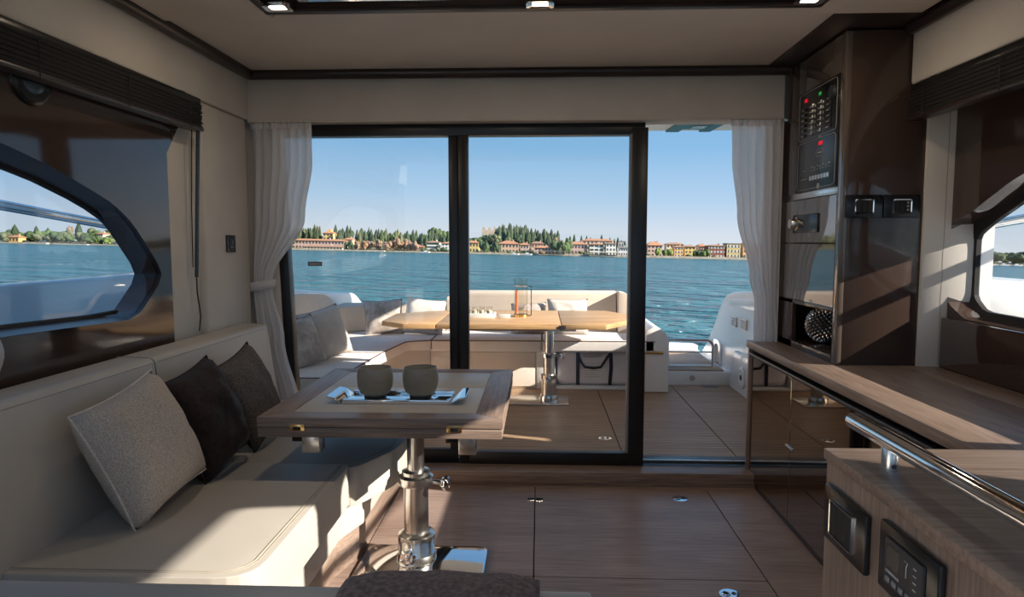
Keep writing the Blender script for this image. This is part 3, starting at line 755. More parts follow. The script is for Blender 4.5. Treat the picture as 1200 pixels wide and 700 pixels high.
obj('collar', lathe([(.044, .285), (.060, .288), (.063, .296), (.063, .318), (.058, .322), (.050, .326), (.050, .338), (.032, .342), (.032, .30)], (PX, PY, 0), 32), 'steel', tb)
obj('lower_tube', lathe([(.0445, .03), (.0445, .30)], (PX, PY, 0), 28), 'steel', tb)
obj('collar', lathe([(.064, .030), (.066, .034), (.066, .080), (.068, .084), (.068, .104), (.062, .110), (.046, .114), (.046, .06)], (PX, PY, 0), 32), 'steel', tb)
obj('foot', lathe([(.072, .008), (.072, .018), (.066, .034), (.05, .034)], (PX, PY, 0), 32), 'steel', tb)
def knob(p, d, name, parent, r=.026):
    d = Vector(d).normalized(); u = d.orthogonal().normalized(); v = d.cross(u); p = Vector(p)
    prof = [(-.045, .008), (-.012, .008), (-.010, r * .75), (-.003, r), (.010, r), (.016, r * .7), (.014, r * .35), (.018, .006), (.019, .001)]
    loops = []
    for h_, rr in prof:
        l = []
        for k in range(24):
            a = 2 * math.pi * k / 24; q = rr * (1 - (.16 * (0.5 + .5 * math.cos(a * 6)) if rr > .012 else 0))
            l.append(p + d * h_ + (u * math.cos(a) + v * math.sin(a)) * q)
        loops.append(l)
    return obj(name, loft(loops), 'chrome', parent, 40)
knob((PX + .110, PY - .030, .302), (1, -.35, 0), 'clamp_knob', tb)
knob((PX - .010, PY - .105, .062), (-.1, -1, 0), 'clamp_knob', tb, .030)
bpz = rounded([(-.642, 2.225), (-.19, 2.225), (-.19, 2.50), (-.642, 2.50)], .045, 6)
bp = obj('base_plate', pz(bpz, 'z', 0.0, .010, .002, 2), 'chrome', tb)
for x, y in ((-.612, 2.26), (-.22, 2.26), (-.22, 2.465), (-.612, 2.465), (-.325, 2.485)): obj('screw', lathe([(0, .009), (.006, .009), (.006, .011), (0, .012)], (x, y, 0), 10), 'steel', bp)

# ---- tray and glasses
tr = thing('serving_tray', 'mirrored serving tray with raised handles on the saloon table', 'tray')
zt = 0.613
box('tray_floor', -0.665, -0.305, 2.265, 2.405, zt, zt + .006, 'chrome', tr, .001)
for nm, a in (('tray_edge', (-.668, -.302, 2.258, 2.268)), ('tray_edge', (-.668, -.302, 2.402, 2.412))): box(nm, a[0], a[1], a[2], a[3], zt, zt + .014, 'chrome', tr, .002)
for s in (-1, 1):
    c = -.485 + s * .185
    prism('handle', [(c, zt + .002), (c + s * .028, zt + .022), (c + s * .052, zt + .026), (c + s * .052, zt + .021), (c + s * .030, zt + .016), (c, zt - .0)], 'y', 2.255, 2.415, 'chrome', tr, .001, 1)
for k, (x, y) in enumerate(((-0.572, 2.335), (-0.414, 2.345))):
    g = thing('candle_glass', ['smoky ribbed glass tumbler on the mirrored tray nearer the sofa', 'smoky ribbed glass tumbler on the mirrored tray nearer the table edge'][k], 'glass', 'tumblers on the tray')
    prof = [(.0, zt + .0065), (.036, zt + .0065), (.038, zt + .016), (.052, zt + .024), (.061, zt + .045), (.064, zt + .07), (.0625, zt + .095), (.0575, zt + .110), (.055, zt + .111), (.0585, zt + .095), (.059, zt + .07), (.056, zt + .045), (.046, zt + .030), (.0, zt + .026)]
    prof = [(r_ * .98, h_) for r_, h_ in prof]
    obj('bowl', lathe(prof, (x, y, 0), 40), 'smoked_glass', g)
    obj('foot_ring', lathe([(.030, zt + .006), (.0385, zt + .006), (.0385, zt + .015), (.030, zt + .015)], (x, y, 0), 28), 'trim_brown', g)
    obj('rim', tube([(x + .0550 * math.cos(a), y + .0550 * math.sin(a), zt + .111) for a in [2 * math.pi * q / 32 for q in range(32)]], .0016, 6, True), 'smoked_glass', g)

# ================================================================== NEAR SEAT WITH THROW
ns = thing('lounge_seat', 'cream leather seat back with a brown fleece over it', 'seat')
obj('backrest', pz(rounded([(0.80, 0.10), (0.80, 0.688), (0.90, 0.695), (0.925, 0.10)], [.0, .03, .03, 0], 4), 'x', -0.95, 0.072, .012, 3), 'leather', ns, 50)
box('seat_base', -0.52, 0.072, 0.45, 0.92, 0.0, 0.38, 'leather', ns, .02, 3)
bm = bmesh.new()
prof = [(0.930, 0.36), (0.934, 0.55), (0.930, 0.65), (0.920, 0.684), (0.898, 0.698), (0.86, 0.700), (0.82, 0.696), (0.796, 0.686), (0.788, 0.65), (0.784, 0.50)]
n = 26; loops = []
for i in range(n + 1):
    u = i / n; x = -0.262 + .262 * u; e = (1 - abs(2 * u - 1) ** 6) * .008 - .006
    loops.append([(x, y + (e if y > .86 else -e) + .003 * noise.noise(Vector((x * 14, y * 14, z * 8))), z + e * (1 if z > .69 else 0) + .003 * noise.noise(Vector((x * 18, y * 20, 3)))) for y, z in prof])
th = obj('fleece_throw', loft(loops, closed=False), 'fleece', None, 180)
md = th.modifiers.new('thickness', 'SOLIDIFY'); md.thickness = 0.008; md.offset = 1
tag(th, 'brown fleece throw folded over the near cream seat back', 'throw')
hs = thing('helm_seat', 'pale padded helm seat at the edge of the port window', 'seat')
obj('backrest', pz(rounded([(-0.86, .42), (-0.592, .42), (-0.588, .99), (-0.86, .99)], .04, 4), 'y', 0.60, 0.70, .02, 3), 'leather', hs, 50)
obj('headrest', pz(rounded([(-0.84, 1.0), (-0.585, 1.0), (-0.566, 1.045), (-0.585, 1.075), (-0.84, 1.075)], .02, 4), 'y', 0.62, 0.70, .012, 3), 'leather', hs, 50)
box('seat', -0.86, -0.60, 0.20, 0.62, 0.40, 0.50, 'leather', hs, .03, 3)
obj('pedestal', lathe([(.14, 0), (.14, .02), (.045, .04), (.045, .42)], (-.73, .42, 0), 24), 'steel', hs)

# ================================================================== COCKPIT STRUCTURE
DZ = 0.03
hu = struct('hull', 'white hull and side decks of the boat', 'hull')
prism('hull_body', [(-2.1, -3.0), (2.1, -3.0), (2.1, 6.4), (1.9, 6.75), (-1.9, 6.95), (-2.1, 6.6)], 'z', -0.9, -0.07, 'gelcoat', hu, .03, 3)
for s in (-1, 1):
    xa, xb = sorted((s * 1.66, s * 2.1))
    box('side_deck', xa, xb, -3.0, 3.9, -0.1, 0.50, 'gelcoat', hu, .01)
    xa, xb = sorted((s * 2.02, s * 2.12))
    box('side_bulwark', xa, xb, -3.0, 4.3, 0.4, 1.0, 'gelcoat', hu, .02, 3)
for s, nm in ((-1, 'chrome guard rail outside the sofa window'), (1, 'chrome guard rail outside the counter window')):
    g = thing('guard_rail', nm, 'rail')
    obj('rail', tube([(s * 2.08, -1.0, 1.62), (s * 2.08, 1.0, 1.45), (s * 2.08, 2.66, 1.296), (s * 2.08, 3.35, 1.232), (s * 2.08, 3.9, 1.18), (s * 2.08, 4.1, 1.10), (s * 2.08, 4.15, 0.98)], .021, 12), 'chrome', g)
    for y, z in ((-0.6, 1.585), (1.0, 1.45)): obj('stanchion', tube([(s * 2.08, y, .99), (s * 2.08, y, z)], .014, 10), 'chrome', g)

dk = struct('floor_cockpit', 'teak planked cockpit deck with hatch seams', 'deck')
box('deck_bed', -1.95, 1.52, 3.40, 5.45, -0.10, DZ - .012, 'black_matt', dk)
for x0, x1, y0, y1 in ((-1.95, 0.45, 3.46, 5.40), (0.45, 1.045, 3.46, 5.40), (1.045, 1.51, 3.46, 5.40)):
    box('deck_panel', x0 + .003, x1 - .003, y0, y1, DZ - .014, DZ, 'teak_deck', dk, .001, 1)
deck_ring(0.383, 3.882, DZ, dk, 1.1)
box('passage_panel', 0.985, 1.47, 5.425, 6.42, DZ + .08, DZ + .115, 'teak_deck', dk, .002)
prism('step_riser', rounded([(0.96, 5.40), (1.52, 5.40), (1.52, 6.55), (0.96, 6.55)], .02), 'z', -0.07, DZ + .105, 'gelcoat', dk, .008)
obj('step_light', lathe([(0, -.012), (.022, -.010), (.024, 0), (0, 0)], (1.215, 5.401, .085), 16, 'y'), 'chrome', dk)
prism('stern_lip', rounded([(0.96, 6.42), (1.50, 6.42), (1.50, 6.60), (0.96, 6.75)], .05), 'z', 0.05, 0.19, 'gelcoat', dk, .02, 3)
box('drain_grille', 1.28, 1.40, 5.30, 5.38, DZ, DZ + .003, 'grey_plastic', dk, .001)

bw = struct('bulwark', 'white sloping starboard bulwark of the cockpit', 'bulwark')
prof = rounded([(3.43, -.3), (3.43, .93), (4.70, .83), (5.45, .765), (5.66, .69), (6.00, .36), (6.38, .12), (6.45, -.3)], [0, 0, .2, .15, .12, .2, .1, 0], 4)
prism('bulwark_body', prof, 'x', 1.505, 1.86, 'gelcoat', bw, .012, 3)
prism('bulwark_recess', rounded([(4.30, .70), (4.30, .80), (5.40, .72), (5.44, .66)], .02), 'x', 1.498, 1.508, 'gelcoat', bw, .003)
prism('moulded_panel', rounded([(4.55, .12), (4.55, .36), (5.25, .34), (5.36, .12)], .06, 5), 'x', 1.497, 1.508, 'gelcoat', bw, .004)
for y, z in ((5.27, .553), (5.02, .560)):
    v = box('vent', 1.490, 1.508, y - .055, y + .055, z - .038, z + .038, 'gelcoat_cream', bw, .004)
    for k in range(4): box('vent_slat', 1.486, 1.492, y - .042, y + .042, z - .028 + k * .016, z - .020 + k * .016, 'grey_plastic', v, .001, 1)
sp = obj('speaker_ring', lathe([(.0, -.018), (.055, -.016), (.060, -.020), (.080, -.014), (.084, 0), (0, 0)], (1.504, 5.03, .165), 28, 'x'), 'white_plastic', bw)
obj('speaker_cone', lathe([(.0, -.024), (.018, -.022), (.022, -.017), (0, -.017)], (1.504, 5.03, .165), 16, 'x'), 'dark_grey', bw)
hp = obj('fairlead', ring(rounded([(5.64, .125), (5.86, .125), (5.86, .345), (5.64, .345)], .07, 5), rounded([(5.69, .165), (5.82, .165), (5.82, .31), (5.69, .31)], .05, 5), 'x', 1.488, 1.492, .014, (5.75, .235), 60), 'chrome', bw)
obj('fairlead_well', pz(rounded([(5.68, .155), (5.83, .155), (5.83, .32), (5.68, .32)], .05, 5), 'x', 1.500, 1.504), 'grey_plastic', bw)

pc = struct('coaming', 'white port coaming behind the cockpit sofa', 'coaming')
prism('coaming_body', rounded([(3.43, -.3), (3.43, .93), (4.8, .825), (6.45, .675), (6.75, .54), (6.95, -.3)], [0, 0, .2, .12, .1, 0], 4), 'x', -2.08, -1.755, 'gelcoat', pc, .02, 3)
sm = struct('stern_moulding', 'white stern moulding carrying the rear cockpit sofa', 'moulding')
prism('stern_body', [(-1.76, 5.88), (0.92, 5.88), (0.92, 6.5), (-1.76, 6.75)], 'z', -0.1, 0.42, 'gelcoat', sm, .02, 3)
prism('end_moulding', rounded([(0.80, .035), (0.80, .50), (0.868, .535), (0.925, .505), (0.972, .44), (0.972, .035)], [0, .02, .03, .03, .03, .0], 3), 'y', 5.10, 5.90, 'gelcoat', sm, .012, 3)

ht = struct('hardtop', 'pale hardtop overhang above the cockpit with teal folded awning', 'roof')
prism('hardtop_body', rounded([(-1.7, 3.42), (1.72, 3.42), (1.72, 5.30), (1.55, 5.425), (-1.55, 5.425), (-1.7, 5.30)], [0, 0, .1, .1, .1, .1], 3), 'z', 2.02, 2.09, 'hardtop_liner', ht, .012, 3)
for x0, x1 in ((1.0, 1.10), (1.255, 1.34)):
    prism('awning_band', [(x0 + .09, 3.45), (x1 + .09, 3.45), (x1 - .03, 5.40), (x0 - .03, 5.40)], 'z', 2.006, 2.022, 'teal_cover', ht, .003)
prism('awning_web', [(1.18, 3.45), (1.35, 3.45), (1.23, 5.30), (1.07, 5.30)], 'z', 2.010, 2.022, 'teal_cover', ht, .002)
box('awning_buckle', 1.12, 1.22, 5.12, 5.20, 1.998, 2.012, 'steel', ht, .003)

# ================================================================== COCKPIT SOFA
cf = thing('cockpit_sofa', 'pale L-shaped cockpit sofa with taupe backrests along port side and stern', 'sofa')
prism('sofa_base', [(-1.75, 3.60), (-1.16, 3.60), (-1.16, 4.45), (-1.08, 5.02), (-0.84, 5.20), (-0.84, 5.88), (-1.75, 5.88)], 'z', DZ, .335, 'gelcoat_cream', cf, .01)
box('sofa_base', -0.84, 0.125, 5.205, 5.88, DZ, .335, 'gelcoat_cream', cf, .006)
lk = box('locker_door', -0.565, -0.028, 5.192, 5.206, .05, .315, 'gelcoat_cream', cf, .006)
box('latch', -0.555, -0.535, 5.180, 5.193, .275, .330, 'chrome', lk, .003)
box('locker_post', -0.02, 0.125, 5.190, 5.21, DZ, .335, 'gelcoat', cf, .006)
box('niche_back', 0.125, 0.80, 5.60, 5.88, DZ, .335, 'gelcoat_cream', cf, .004)
box('niche_sill', 0.125, 0.80, 5.195, 5.60, DZ, .055, 'gelcoat', cf, .004)
box('seat_board', -0.84, 0.80, 5.165, 5.60, .325, .345, 'gelcoat', cf, .004)
box('seat_slot', 0.74, 0.93, 5.085, 5.10, .325, .345, 'brass', cf, .002)
def ccush(poly, z0, z1, r):
    o = cushion('seat_cushion', poly, z0, z1, cf, r, .016, 'cockpit_cloth')
    pts = rounded(poly, r, 5)
    cx = sum(p[0] for p in pts) / len(pts); cy = sum(p[1] for p in pts) / len(pts)
    for zz in (z1 - .003,):
        obj('piping', tube([(cx + (p[0] - cx) * .996, cy + (p[1] - cy) * .992, zz) for p in pts], .0045, 6, True), 'piping', o)
    return o
ccush([(-1.62, 3.64), (-1.10, 3.64), (-1.055, 4.50), (-1.62, 4.50)], .345, .42, [.02, .14, .02, .02])
ccush([(-1.62, 4.506), (-1.055, 4.506), (-0.995, 5.03), (-0.82, 5.10), (-0.82, 5.70), (-1.62, 5.70)], .345, .42, [.02, .02, .05, .02, .02, .02])
ccush([(-0.815, 5.10), (0.02, 5.10), (0.02, 5.70), (-0.815, 5.70)], .345, .42, .02)
ccush([(0.025, 5.10), (0.92, 5.10), (0.92, 5.70), (0.025, 5.70)], .345, .42, [.02, .06, .06, .02])
prism('back_cushion', rounded([(3.50, .42), (3.50, .86), (4.40, .812), (5.02, .775), (5.18, .735), (5.42, .60), (5.56, .42)], [.01, .04, .05, .06, .06, .05, .01], 4), 'x', -1.745, -1.605, 'cockpit_back', cf, .02, 3)
prism('back_cushion', [(-1.70, 5.40), (-1.62, 5.42), (-1.38, 5.68), (-1.38, 5.83), (-1.70, 5.83)], 'z', .42, .64, 'cockpit_back', cf, .02, 3)
def rback(x0, x1, top, lean=.05):
    return obj('back_cushion', pz(rounded([(5.66, .42), (5.69 + lean * .4, top), (5.84, top), (5.84, .42)], [.01, .035, .035, .01], 4), 'x', x0, x1, .010, 3), 'cockpit_back', cf, 50)
rback(-1.375, -0.785, .640); rback(-0.778, -0.60, .70); rback(-0.593, 0.640, .752)
obj('back_cushion', pz(rounded([(.648, .42), (.648, .752), (.72, .742), (.79, .68), (.90, .47), (.90, .42)], [.01, .02, .05, .05, .02, .01], 4), 'y', 5.58, 5.82, .014, 3), 'cockpit_back', cf, 50)

# ---- cockpit cushions
pillow('cockpit_pillow', (-1.420, 3.97, .560), (.80, -.52, .30), 10, .30, .30, .12, 'cloth_silver', 'silver mottled pillow at the near end of the port cockpit sofa', 21, 'cockpit pillows')
pillow('cockpit_pillow', (-1.365, 4.25, .580), (.74, -.60, .30), 10, .33, .33, .20, 'cloth_taupe', 'plain taupe pillow leaning on the port cockpit backrest', 23, 'cockpit pillows', piping='piping')
pillow('cockpit_pillow', (-1.255, 5.44, .555), (.20, -1, .30), 3, .31, .29, .13, 'cloth_silver', 'silver mottled pillow in the corner of the cockpit sofa', 25, 'cockpit pillows')
pillow('cockpit_pillow', (-.925, 5.45, .560), (.02, -1, .36), -6, .33, .30, .13, 'cloth_pale', 'pale cream pillow beside the corner of the cockpit sofa', 27, 'cockpit pillows')
pillow('cockpit_pillow', (-.085, 5.55, .535), (-.10, -1, .45), 3, .29, .28, .12, 'cloth_silver', 'mottled brown pillow behind the teak table by the glass lantern', 29, 'cockpit pillows')
pillow('cockpit_pillow', (.232, 5.50, .560), (.02, -1, .38), 0, .33, .30, .12, 'cloth_pale', 'pale cream pillow behind the pedestal of the teak table', 31, 'cockpit pillows')

# ---- cooler bag
bgp = thing('cooler_bag', 'pale grey soft cooler bag with navy handles under the stern seat', 'bag')
bm = bx(.140, .760, 5.215, 5.50, .060, .318, .04, 4)
for v in bm.verts: v.co += Vector((0, .010 * noise.noise(v.co * 9), .006 * noise.noise(v.co * 7 + Vector((4, 0, 0)))))
bb = obj('bag_body', bm, 'bag_cloth', bgp, 60)
for x0, x1, xa, xb in ((.290, .350, .352, .42),):
    pass
def strap(pts, w_, name='handle'):
    loops = []
    for x, y, z, nx, nz in pts:
        loops.append([(x - nx * w_ / 2, y, z - nz * w_ / 2), (x + nx * w_ / 2, y, z + nz * w_ / 2), (x + nx * w_ / 2, y + .004, z + nz * w_ / 2), (x - nx * w_ / 2, y + .004, z - nz * w_ / 2)])
    return obj(name, loft(loops), 'strap_navy', bgp, 40)
yb = 5.207
strap([(.300, yb, .064, 1, 0), (.300, yb, .315, 1, 0)], .028)
strap([(.545, yb, .064, 1, 0), (.555, yb, .20, 1, .05), (.550, yb, .315, 1, 0)], .028)
strap([(.292, yb - .003, .312, .8, .6), (.325, yb - .010, .240, .9, .3), (.352, yb - .012, .205, .5, .85), (.42, yb - .014, .196, 0, 1), (.475, yb - .012, .205, -.5, .85), (.505, yb - .008, .25, -.9, .4), (.545, yb - .003, .312, -.9, .4)], .020)
rows_ = [(.302, 'OOOOOOOO'), (.284, 'OOOOOOO')]
for r_, (z, s_) in enumerate(rows_):
    for k in range(len(s_)):
        x = .345 + k * .0195 + r_ * .008
        obj('lettering', tube([(x + .007 * math.cos(a), yb + .0055, z + .006 * math.sin(a)) for a in [math.pi * q / 6 for q in range((10 if k % 3 == 1 else 12))]], .0016, 4, k % 3 != 1), 'print_dark', bb)
box('printed_label', .345, .520, yb + .004, yb + .010, .115, .235, 'cockpit_cloth', bb, .001)
for k in range(6): box('print_line', .352, .470 - .02 * (k % 3), yb + .003, yb + .0045, .125 + k * .016, .128 + k * .016, 'print_grey', bb)

# ---- transom gate
gt = thing('transom_gate', 'low stainless tube gate at the cockpit step', 'gate')
gy = 5.46
obj('gate_frame', tube([(1.0, gy, .165), (1.0, gy, .385)] + [(1.33 + .06 * math.sin(a), gy, .325 + .06 * math.cos(a)) for a in [math.pi / 2 * q / 5 for q in range(6)]] + [(1.39, gy, .165)], .013, 10), 'steel', gt)
obj('gate_bar', tube([(1.0, gy, .172), (1.39, gy, .172)], .011, 10), 'steel', gt)
obj('gate_bar', tube([(1.0, gy, .285), (1.39, gy, .285)], .007, 8), 'steel', gt)
for z in (.22, .335): box('hinge', .970, 1.015, gy - .02, gy + .02, z - .022, z + .022, 'black_plastic', gt, .004)

# ---- teak cockpit table
tt = thing('cockpit_table', 'teak folding cockpit table on a stainless pedestal', 'table')
TZ0, TZ1 = .588, .622
prism('table_leaf', [(-.685, 4.45), (-.685, 5.38), (-.74, 5.38), (-1.08, 5.10), (-1.08, 4.62), (-.90, 4.45)], 'z', TZ0, TZ1, 'teak_table', tt, .004)
box('table_board', -.68, .145, 4.45, 5.38, TZ0, TZ1, 'teak_table', tt, .004)
prism('table_leaf', [(.15, 4.45), (.44, 4.45), (.665, 4.80), (.665, 5.10), (.52, 5.38), (.15, 5.38)], 'z', TZ0, TZ1, 'teak_table', tt, .004)
for x in (-.682, .148): box('hinge_strip', x - .02, x + .02, 4.46, 5.37, TZ0 - .012, TZ0, 'steel', tt, .001)
box('hinge_block', .135, .175, 4.442, 4.47, TZ0 - .006, TZ1 - .006, 'trim_brown', tt, .002)
box('top_frame', -.55, .25, 4.60, 5.20, TZ0 - .030, TZ0 - .001, 'steel', tt, .003)
px, py = .072, 4.80
obj('upper_tube', lathe([(.032, .36), (.032, .56), (.06, .565)], (px, py, 0), 24), 'steel', tt)
obj('collar', lathe([(.04, .345), (.052, .348), (.052, .375), (.034, .38)], (px, py, 0), 24), 'chrome', tt)
obj('middle_tube', lathe([(.041, .20), (.041, .35)], (px, py, 0), 24), 'steel', tt)
obj('collar', lathe([(.05, .190), (.060, .194), (.060, .222), (.042, .228)], (px, py, 0), 24), 'chrome', tt)
obj('lower_tube', lathe([(.052, DZ + .02), (.052, .20)], (px, py, 0), 24), 'steel', tt)
obj('foot', lathe([(.066, DZ + .01), (.066, DZ + .035), (.06, DZ + .05), (.05, DZ + .05)], (px, py, 0), 24), 'chrome', tt)
knob((px + .095, py - .02, .360), (1, -.2, 0), 'clamp_knob', tt, .022)
knob((px - .01, py - .085, .205), (0, -1, 0), 'clamp_knob', tt, .022)
prism('base_plate', rounded([(-.46, 4.66), (.215, 4.66), (.215, 4.94), (-.46, 4.94)], .015), 'z', DZ, DZ + .010, 'steel', tt, .002)

# ---- things on the teak table
ln = thing('hurricane_lantern', 'tall clear glass lantern with orange candle and brass frame on the teak table', 'lantern')
lx, ly, lz = -.132, 4.93, TZ1
obj('lantern_base', lathe([(0, lz), (.052, lz), (.052, lz + .016), (.045, lz + .022), (0, lz + .022)], (lx, ly, 0), 24), 'brass', ln)
obj('glass_cylinder', lathe([(.0495, lz + .018), (.0495, lz + .275), (.0465, lz + .275), (.0465, lz + .018), (.0495, lz + .018)], (lx, ly, 0), 32), 'pane_thin', ln)
obj('frame_band', tube([(lx + .0505 * math.cos(a), ly + .0505 * math.sin(a), lz + .222) for a in [2 * math.pi * q / 28 for q in range(28)]], .0025, 6, True), 'steel', ln)
obj('frame_handle', tube([(lx + .045, ly, lz + .006), (lx + .073, ly, lz + .008), (lx + .075, ly, lz + .018), (lx + .075, ly, lz + .212), (lx + .073, ly, lz + .222), (lx + .05, ly, lz + .223)], .0035, 8), 'trim_brown', ln)
obj('candle', lathe([(0, lz + .02), (.010, lz + .02), (.009, lz + .19), (0, lz + .195)], (lx - .030, ly - .01, 0), 12), 'orange_candle', ln)
ct2 = thing('candle_tray', 'white rectangular tray on the teak table', 'tray')
box('tray_floor', -.56, -.315, 4.80, 4.93, TZ1, TZ1 + .008, 'white_plastic', ct2, .002)
for a in ((-.56, -.315, 4.795, 4.805), (-.56, -.315, 4.925, 4.935), (-.562, -.553, 4.80, 4.93), (-.322, -.313, 4.80, 4.93)): box('tray_edge', *a, TZ1, TZ1 + .034, 'white_plastic', ct2, .002)
for k in range(4):
    c_ = thing('votive_glass', 'small clear votive glass with a cream candle in a row on the white tray', 'candle', 'votives on the white tray')
    x = -.515 + k * .053; y = 4.865; z = TZ1 + .008
    obj('glass', lathe([(.022, z), (.0225, z + .070), (.0205, z + .070), (.020, z + .003)], (x, y, 0), 20), 'pane_thin', c_)
    obj('wax', lathe([(0, z + .003), (.0195, z + .003), (.0195, z + .044), (.003, z + .042), (.001, z + .052), (0, z + .052)], (x, y, 0), 16), 'candle_wax', c_)
nb = tag(obj('matchbox', bx(-.290, -.205, 4.80, 4.835, TZ1, TZ1 + .028, .002), 'white_plastic'), 'small white box beside the lantern on the teak table', 'box')

# ================================================================== LAKE
def water_mat():
    m, t, b = _new('lake_water')
    c = t.nodes.new('ShaderNodeTexCoord')
    def nz(scale, sx, sy, detail):
        mp = t.nodes.new('ShaderNodeMapping'); mp.inputs['Scale'].default_value = (sx, sy, 1)
        mp.inputs['Rotation'].default_value = (0, 0, R(12))
        n = t.nodes.new('ShaderNodeTexNoise'); n.inputs['Scale'].default_value = scale; n.inputs['Detail'].default_value = detail
        n.inputs['Roughness'].default_value = 0.6
        t.links.new(c.outputs['Object'], mp.inputs['Vector']); t.links.new(mp.outputs['Vector'], n.inputs['Vector'])
        return n
    n1 = nz(0.55, 0.55, 1.0, 5); n2 = nz(0.13, 0.45, 1.0, 5)
    ad = t.nodes.new('ShaderNodeMath'); ad.operation = 'MULTIPLY_ADD'; ad.inputs[1].default_value = 3.5
    t.links.new(n2.outputs['Fac'], ad.inputs[0]); t.links.new(n1.outputs['Fac'], ad.inputs[2])
    bp = t.nodes.new('ShaderNodeBump'); bp.inputs['Strength'].default_value = 1.0; bp.inputs['Distance'].default_value = 2.6
    t.links.new(ad.outputs[0], bp.inputs['Height']); t.links.new(bp.outputs['Normal'], b.inputs['Normal'])
    b.inputs['Base Color'].default_value = (0.016, 0.125, 0.158, 1)
    b.inputs['Roughness'].default_value = 0.18; b.inputs['IOR'].default_value = 1.33; b.inputs['Specular IOR Level'].default_value = 0.5
water_mat()
bm = bmesh.new()
vs = [bm.verts.new(p) for p in ((-5000, -5000, 0), (5000, -5000, 0), (5000, 6000, 0), (-5000, 6000, 0))]
bm.faces.new(vs)
lake = obj('lake', bm, 'lake_water', None, 0, LAKE.copy())
tag(lake, 'rippled blue-green lake around the boat', 'water', kind='structure')

# ================================================================== FAR SHORE
plain('shore_earth', (0.17, 0.15, 0.075), 0.9, var=0.35, scale=0.12)
plain('shore_stone', (0.42, 0.36, 0.28), 0.9, var=0.2, scale=0.4)
plain('bark', (0.12, 0.085, 0.06), 0.9)
for nm, c in (('leaf_cypress', (0.040, 0.060, 0.024)), ('leaf_dark', (0.050, 0.078, 0.028)), ('leaf_mid', (0.085, 0.125, 0.038)), ('leaf_bright', (0.16, 0.20, 0.05)),
              ('leaf_olive', (0.12, 0.13, 0.06)), ('leaf_bare', (0.24, 0.15, 0.095)), ('leaf_rust', (0.27, 0.15, 0.07))):
    plain(nm, c, 0.85, var=0.45, scale=1.1)
for nm, c in (('wall_pink', (0.60, 0.42, 0.34)), ('wall_salmon', (0.66, 0.44, 0.31)), ('wall_yellow', (0.72, 0.52, 0.20)), ('wall_orange', (0.72, 0.42, 0.15)), ('wall_white', (0.78, 0.76, 0.72)),
              ('wall_cream', (0.68, 0.58, 0.44)), ('wall_red', (0.26, 0.08, 0.06)), ('wall_olive', (0.58, 0.46, 0.20)), ('wall_grey', (0.50, 0.50, 0.48)), ('wall_stone', (0.56, 0.45, 0.34)),
              ('wall_rose', (0.60, 0.42, 0.37)), ('wall_pale', (0.66, 0.68, 0.70))):
    plain(nm, c, 0.9, var=0.06, scale=0.5)
plain('roof_tile', (0.46, 0.22, 0.12), 0.9, var=0.2, scale=1.2)
plain('roof_brown', (0.34, 0.20, 0.13), 0.9, var=0.2, scale=1.2)
plain('roof_grey', (0.20, 0.18, 0.17), 0.9, var=0.2, scale=1.2)
plain('window_dark', (0.06, 0.065, 0.07), 0.3)
plain('shutter_white', (0.72, 0.72, 0.70), 0.7)
plain('shutter_green', (0.05, 0.09, 0.06), 0.7)
SY = 400.0
def wx(px, y=SY): return (px - 632) / 800 * y
def ground(px, d):
    """Height of the land above the lake at picture column px, d metres in from the shoreline."""
    k = 0
    for c, wdt, h_ in ((75, 110, 4.5), (365, 60, 6), (470, 90, 4.5), (590, 45, 8), (645, 60, 4), (720, 60, 3), (1180, 60, 3)):
        k += h_ * math.exp(-((px - c) / wdt) ** 2 * 1.4)
    return 0.7 + k * min(1, max(0, (d - 8) / 70)) ** 0.9
bm = bmesh.new(); NX, NY = 170, 14; g = []
for j in range(NY + 1):
    row = []
    for i in range(NX + 1):
        px = -260 + 1760 * i / NX; d = [0, 2, 6, 10, 16, 24, 34, 46, 60, 80, 110, 150, 220, 320, 450][j]
        y = SY + d; z = ground(px, d) + (noise.noise(Vector((px * .05, d * .05, 0))) * .5 if d > 5 else 0)
        if d == 0: z = -0.5
        row.append(bm.verts.new((wx(px, SY), y, z)))
    g.append(row)
for j in range(NY):
    for i in range(NX): bm.faces.new((g[j][i], g[j][i + 1], g[j + 1][i + 1], g[j + 1][i]))
sh = obj('far_shore', bm, 'shore_earth', None, 180, LAKE.copy())
tag(sh, 'far lake shore with a low wooded hill', 'shore', kind='structure')
qw = struct('quay', 'pale stone quay wall and beaches along the far shore', 'quay'); qw.matrix_world = LAKE.copy()
for a, c, h_ in ((-40, 8, .6), (8, 42, 1.0), (50, 92, .7), (95, 160, .8), (335, 450, .8), (455, 545, .7), (545, 640, .9), (642, 740, 1.2), (745, 910, 1.3), (1100, 1240, .8)):
    box('quay_wall', wx(a), wx(c), SY - 1.6, SY + 1.5, -.4, h_, 'shore_stone', qw, .1, 1)

def M_at(px, d, z=None, rot=0.0):
    y = SY + d
    return LAKE @ Matrix.Translation((wx(px, y), y, ground(632 + wx(px, y) * 2, d) - 0.7 if z is None else z)) @ Matrix.Rotation(rot, 4, 'Z')

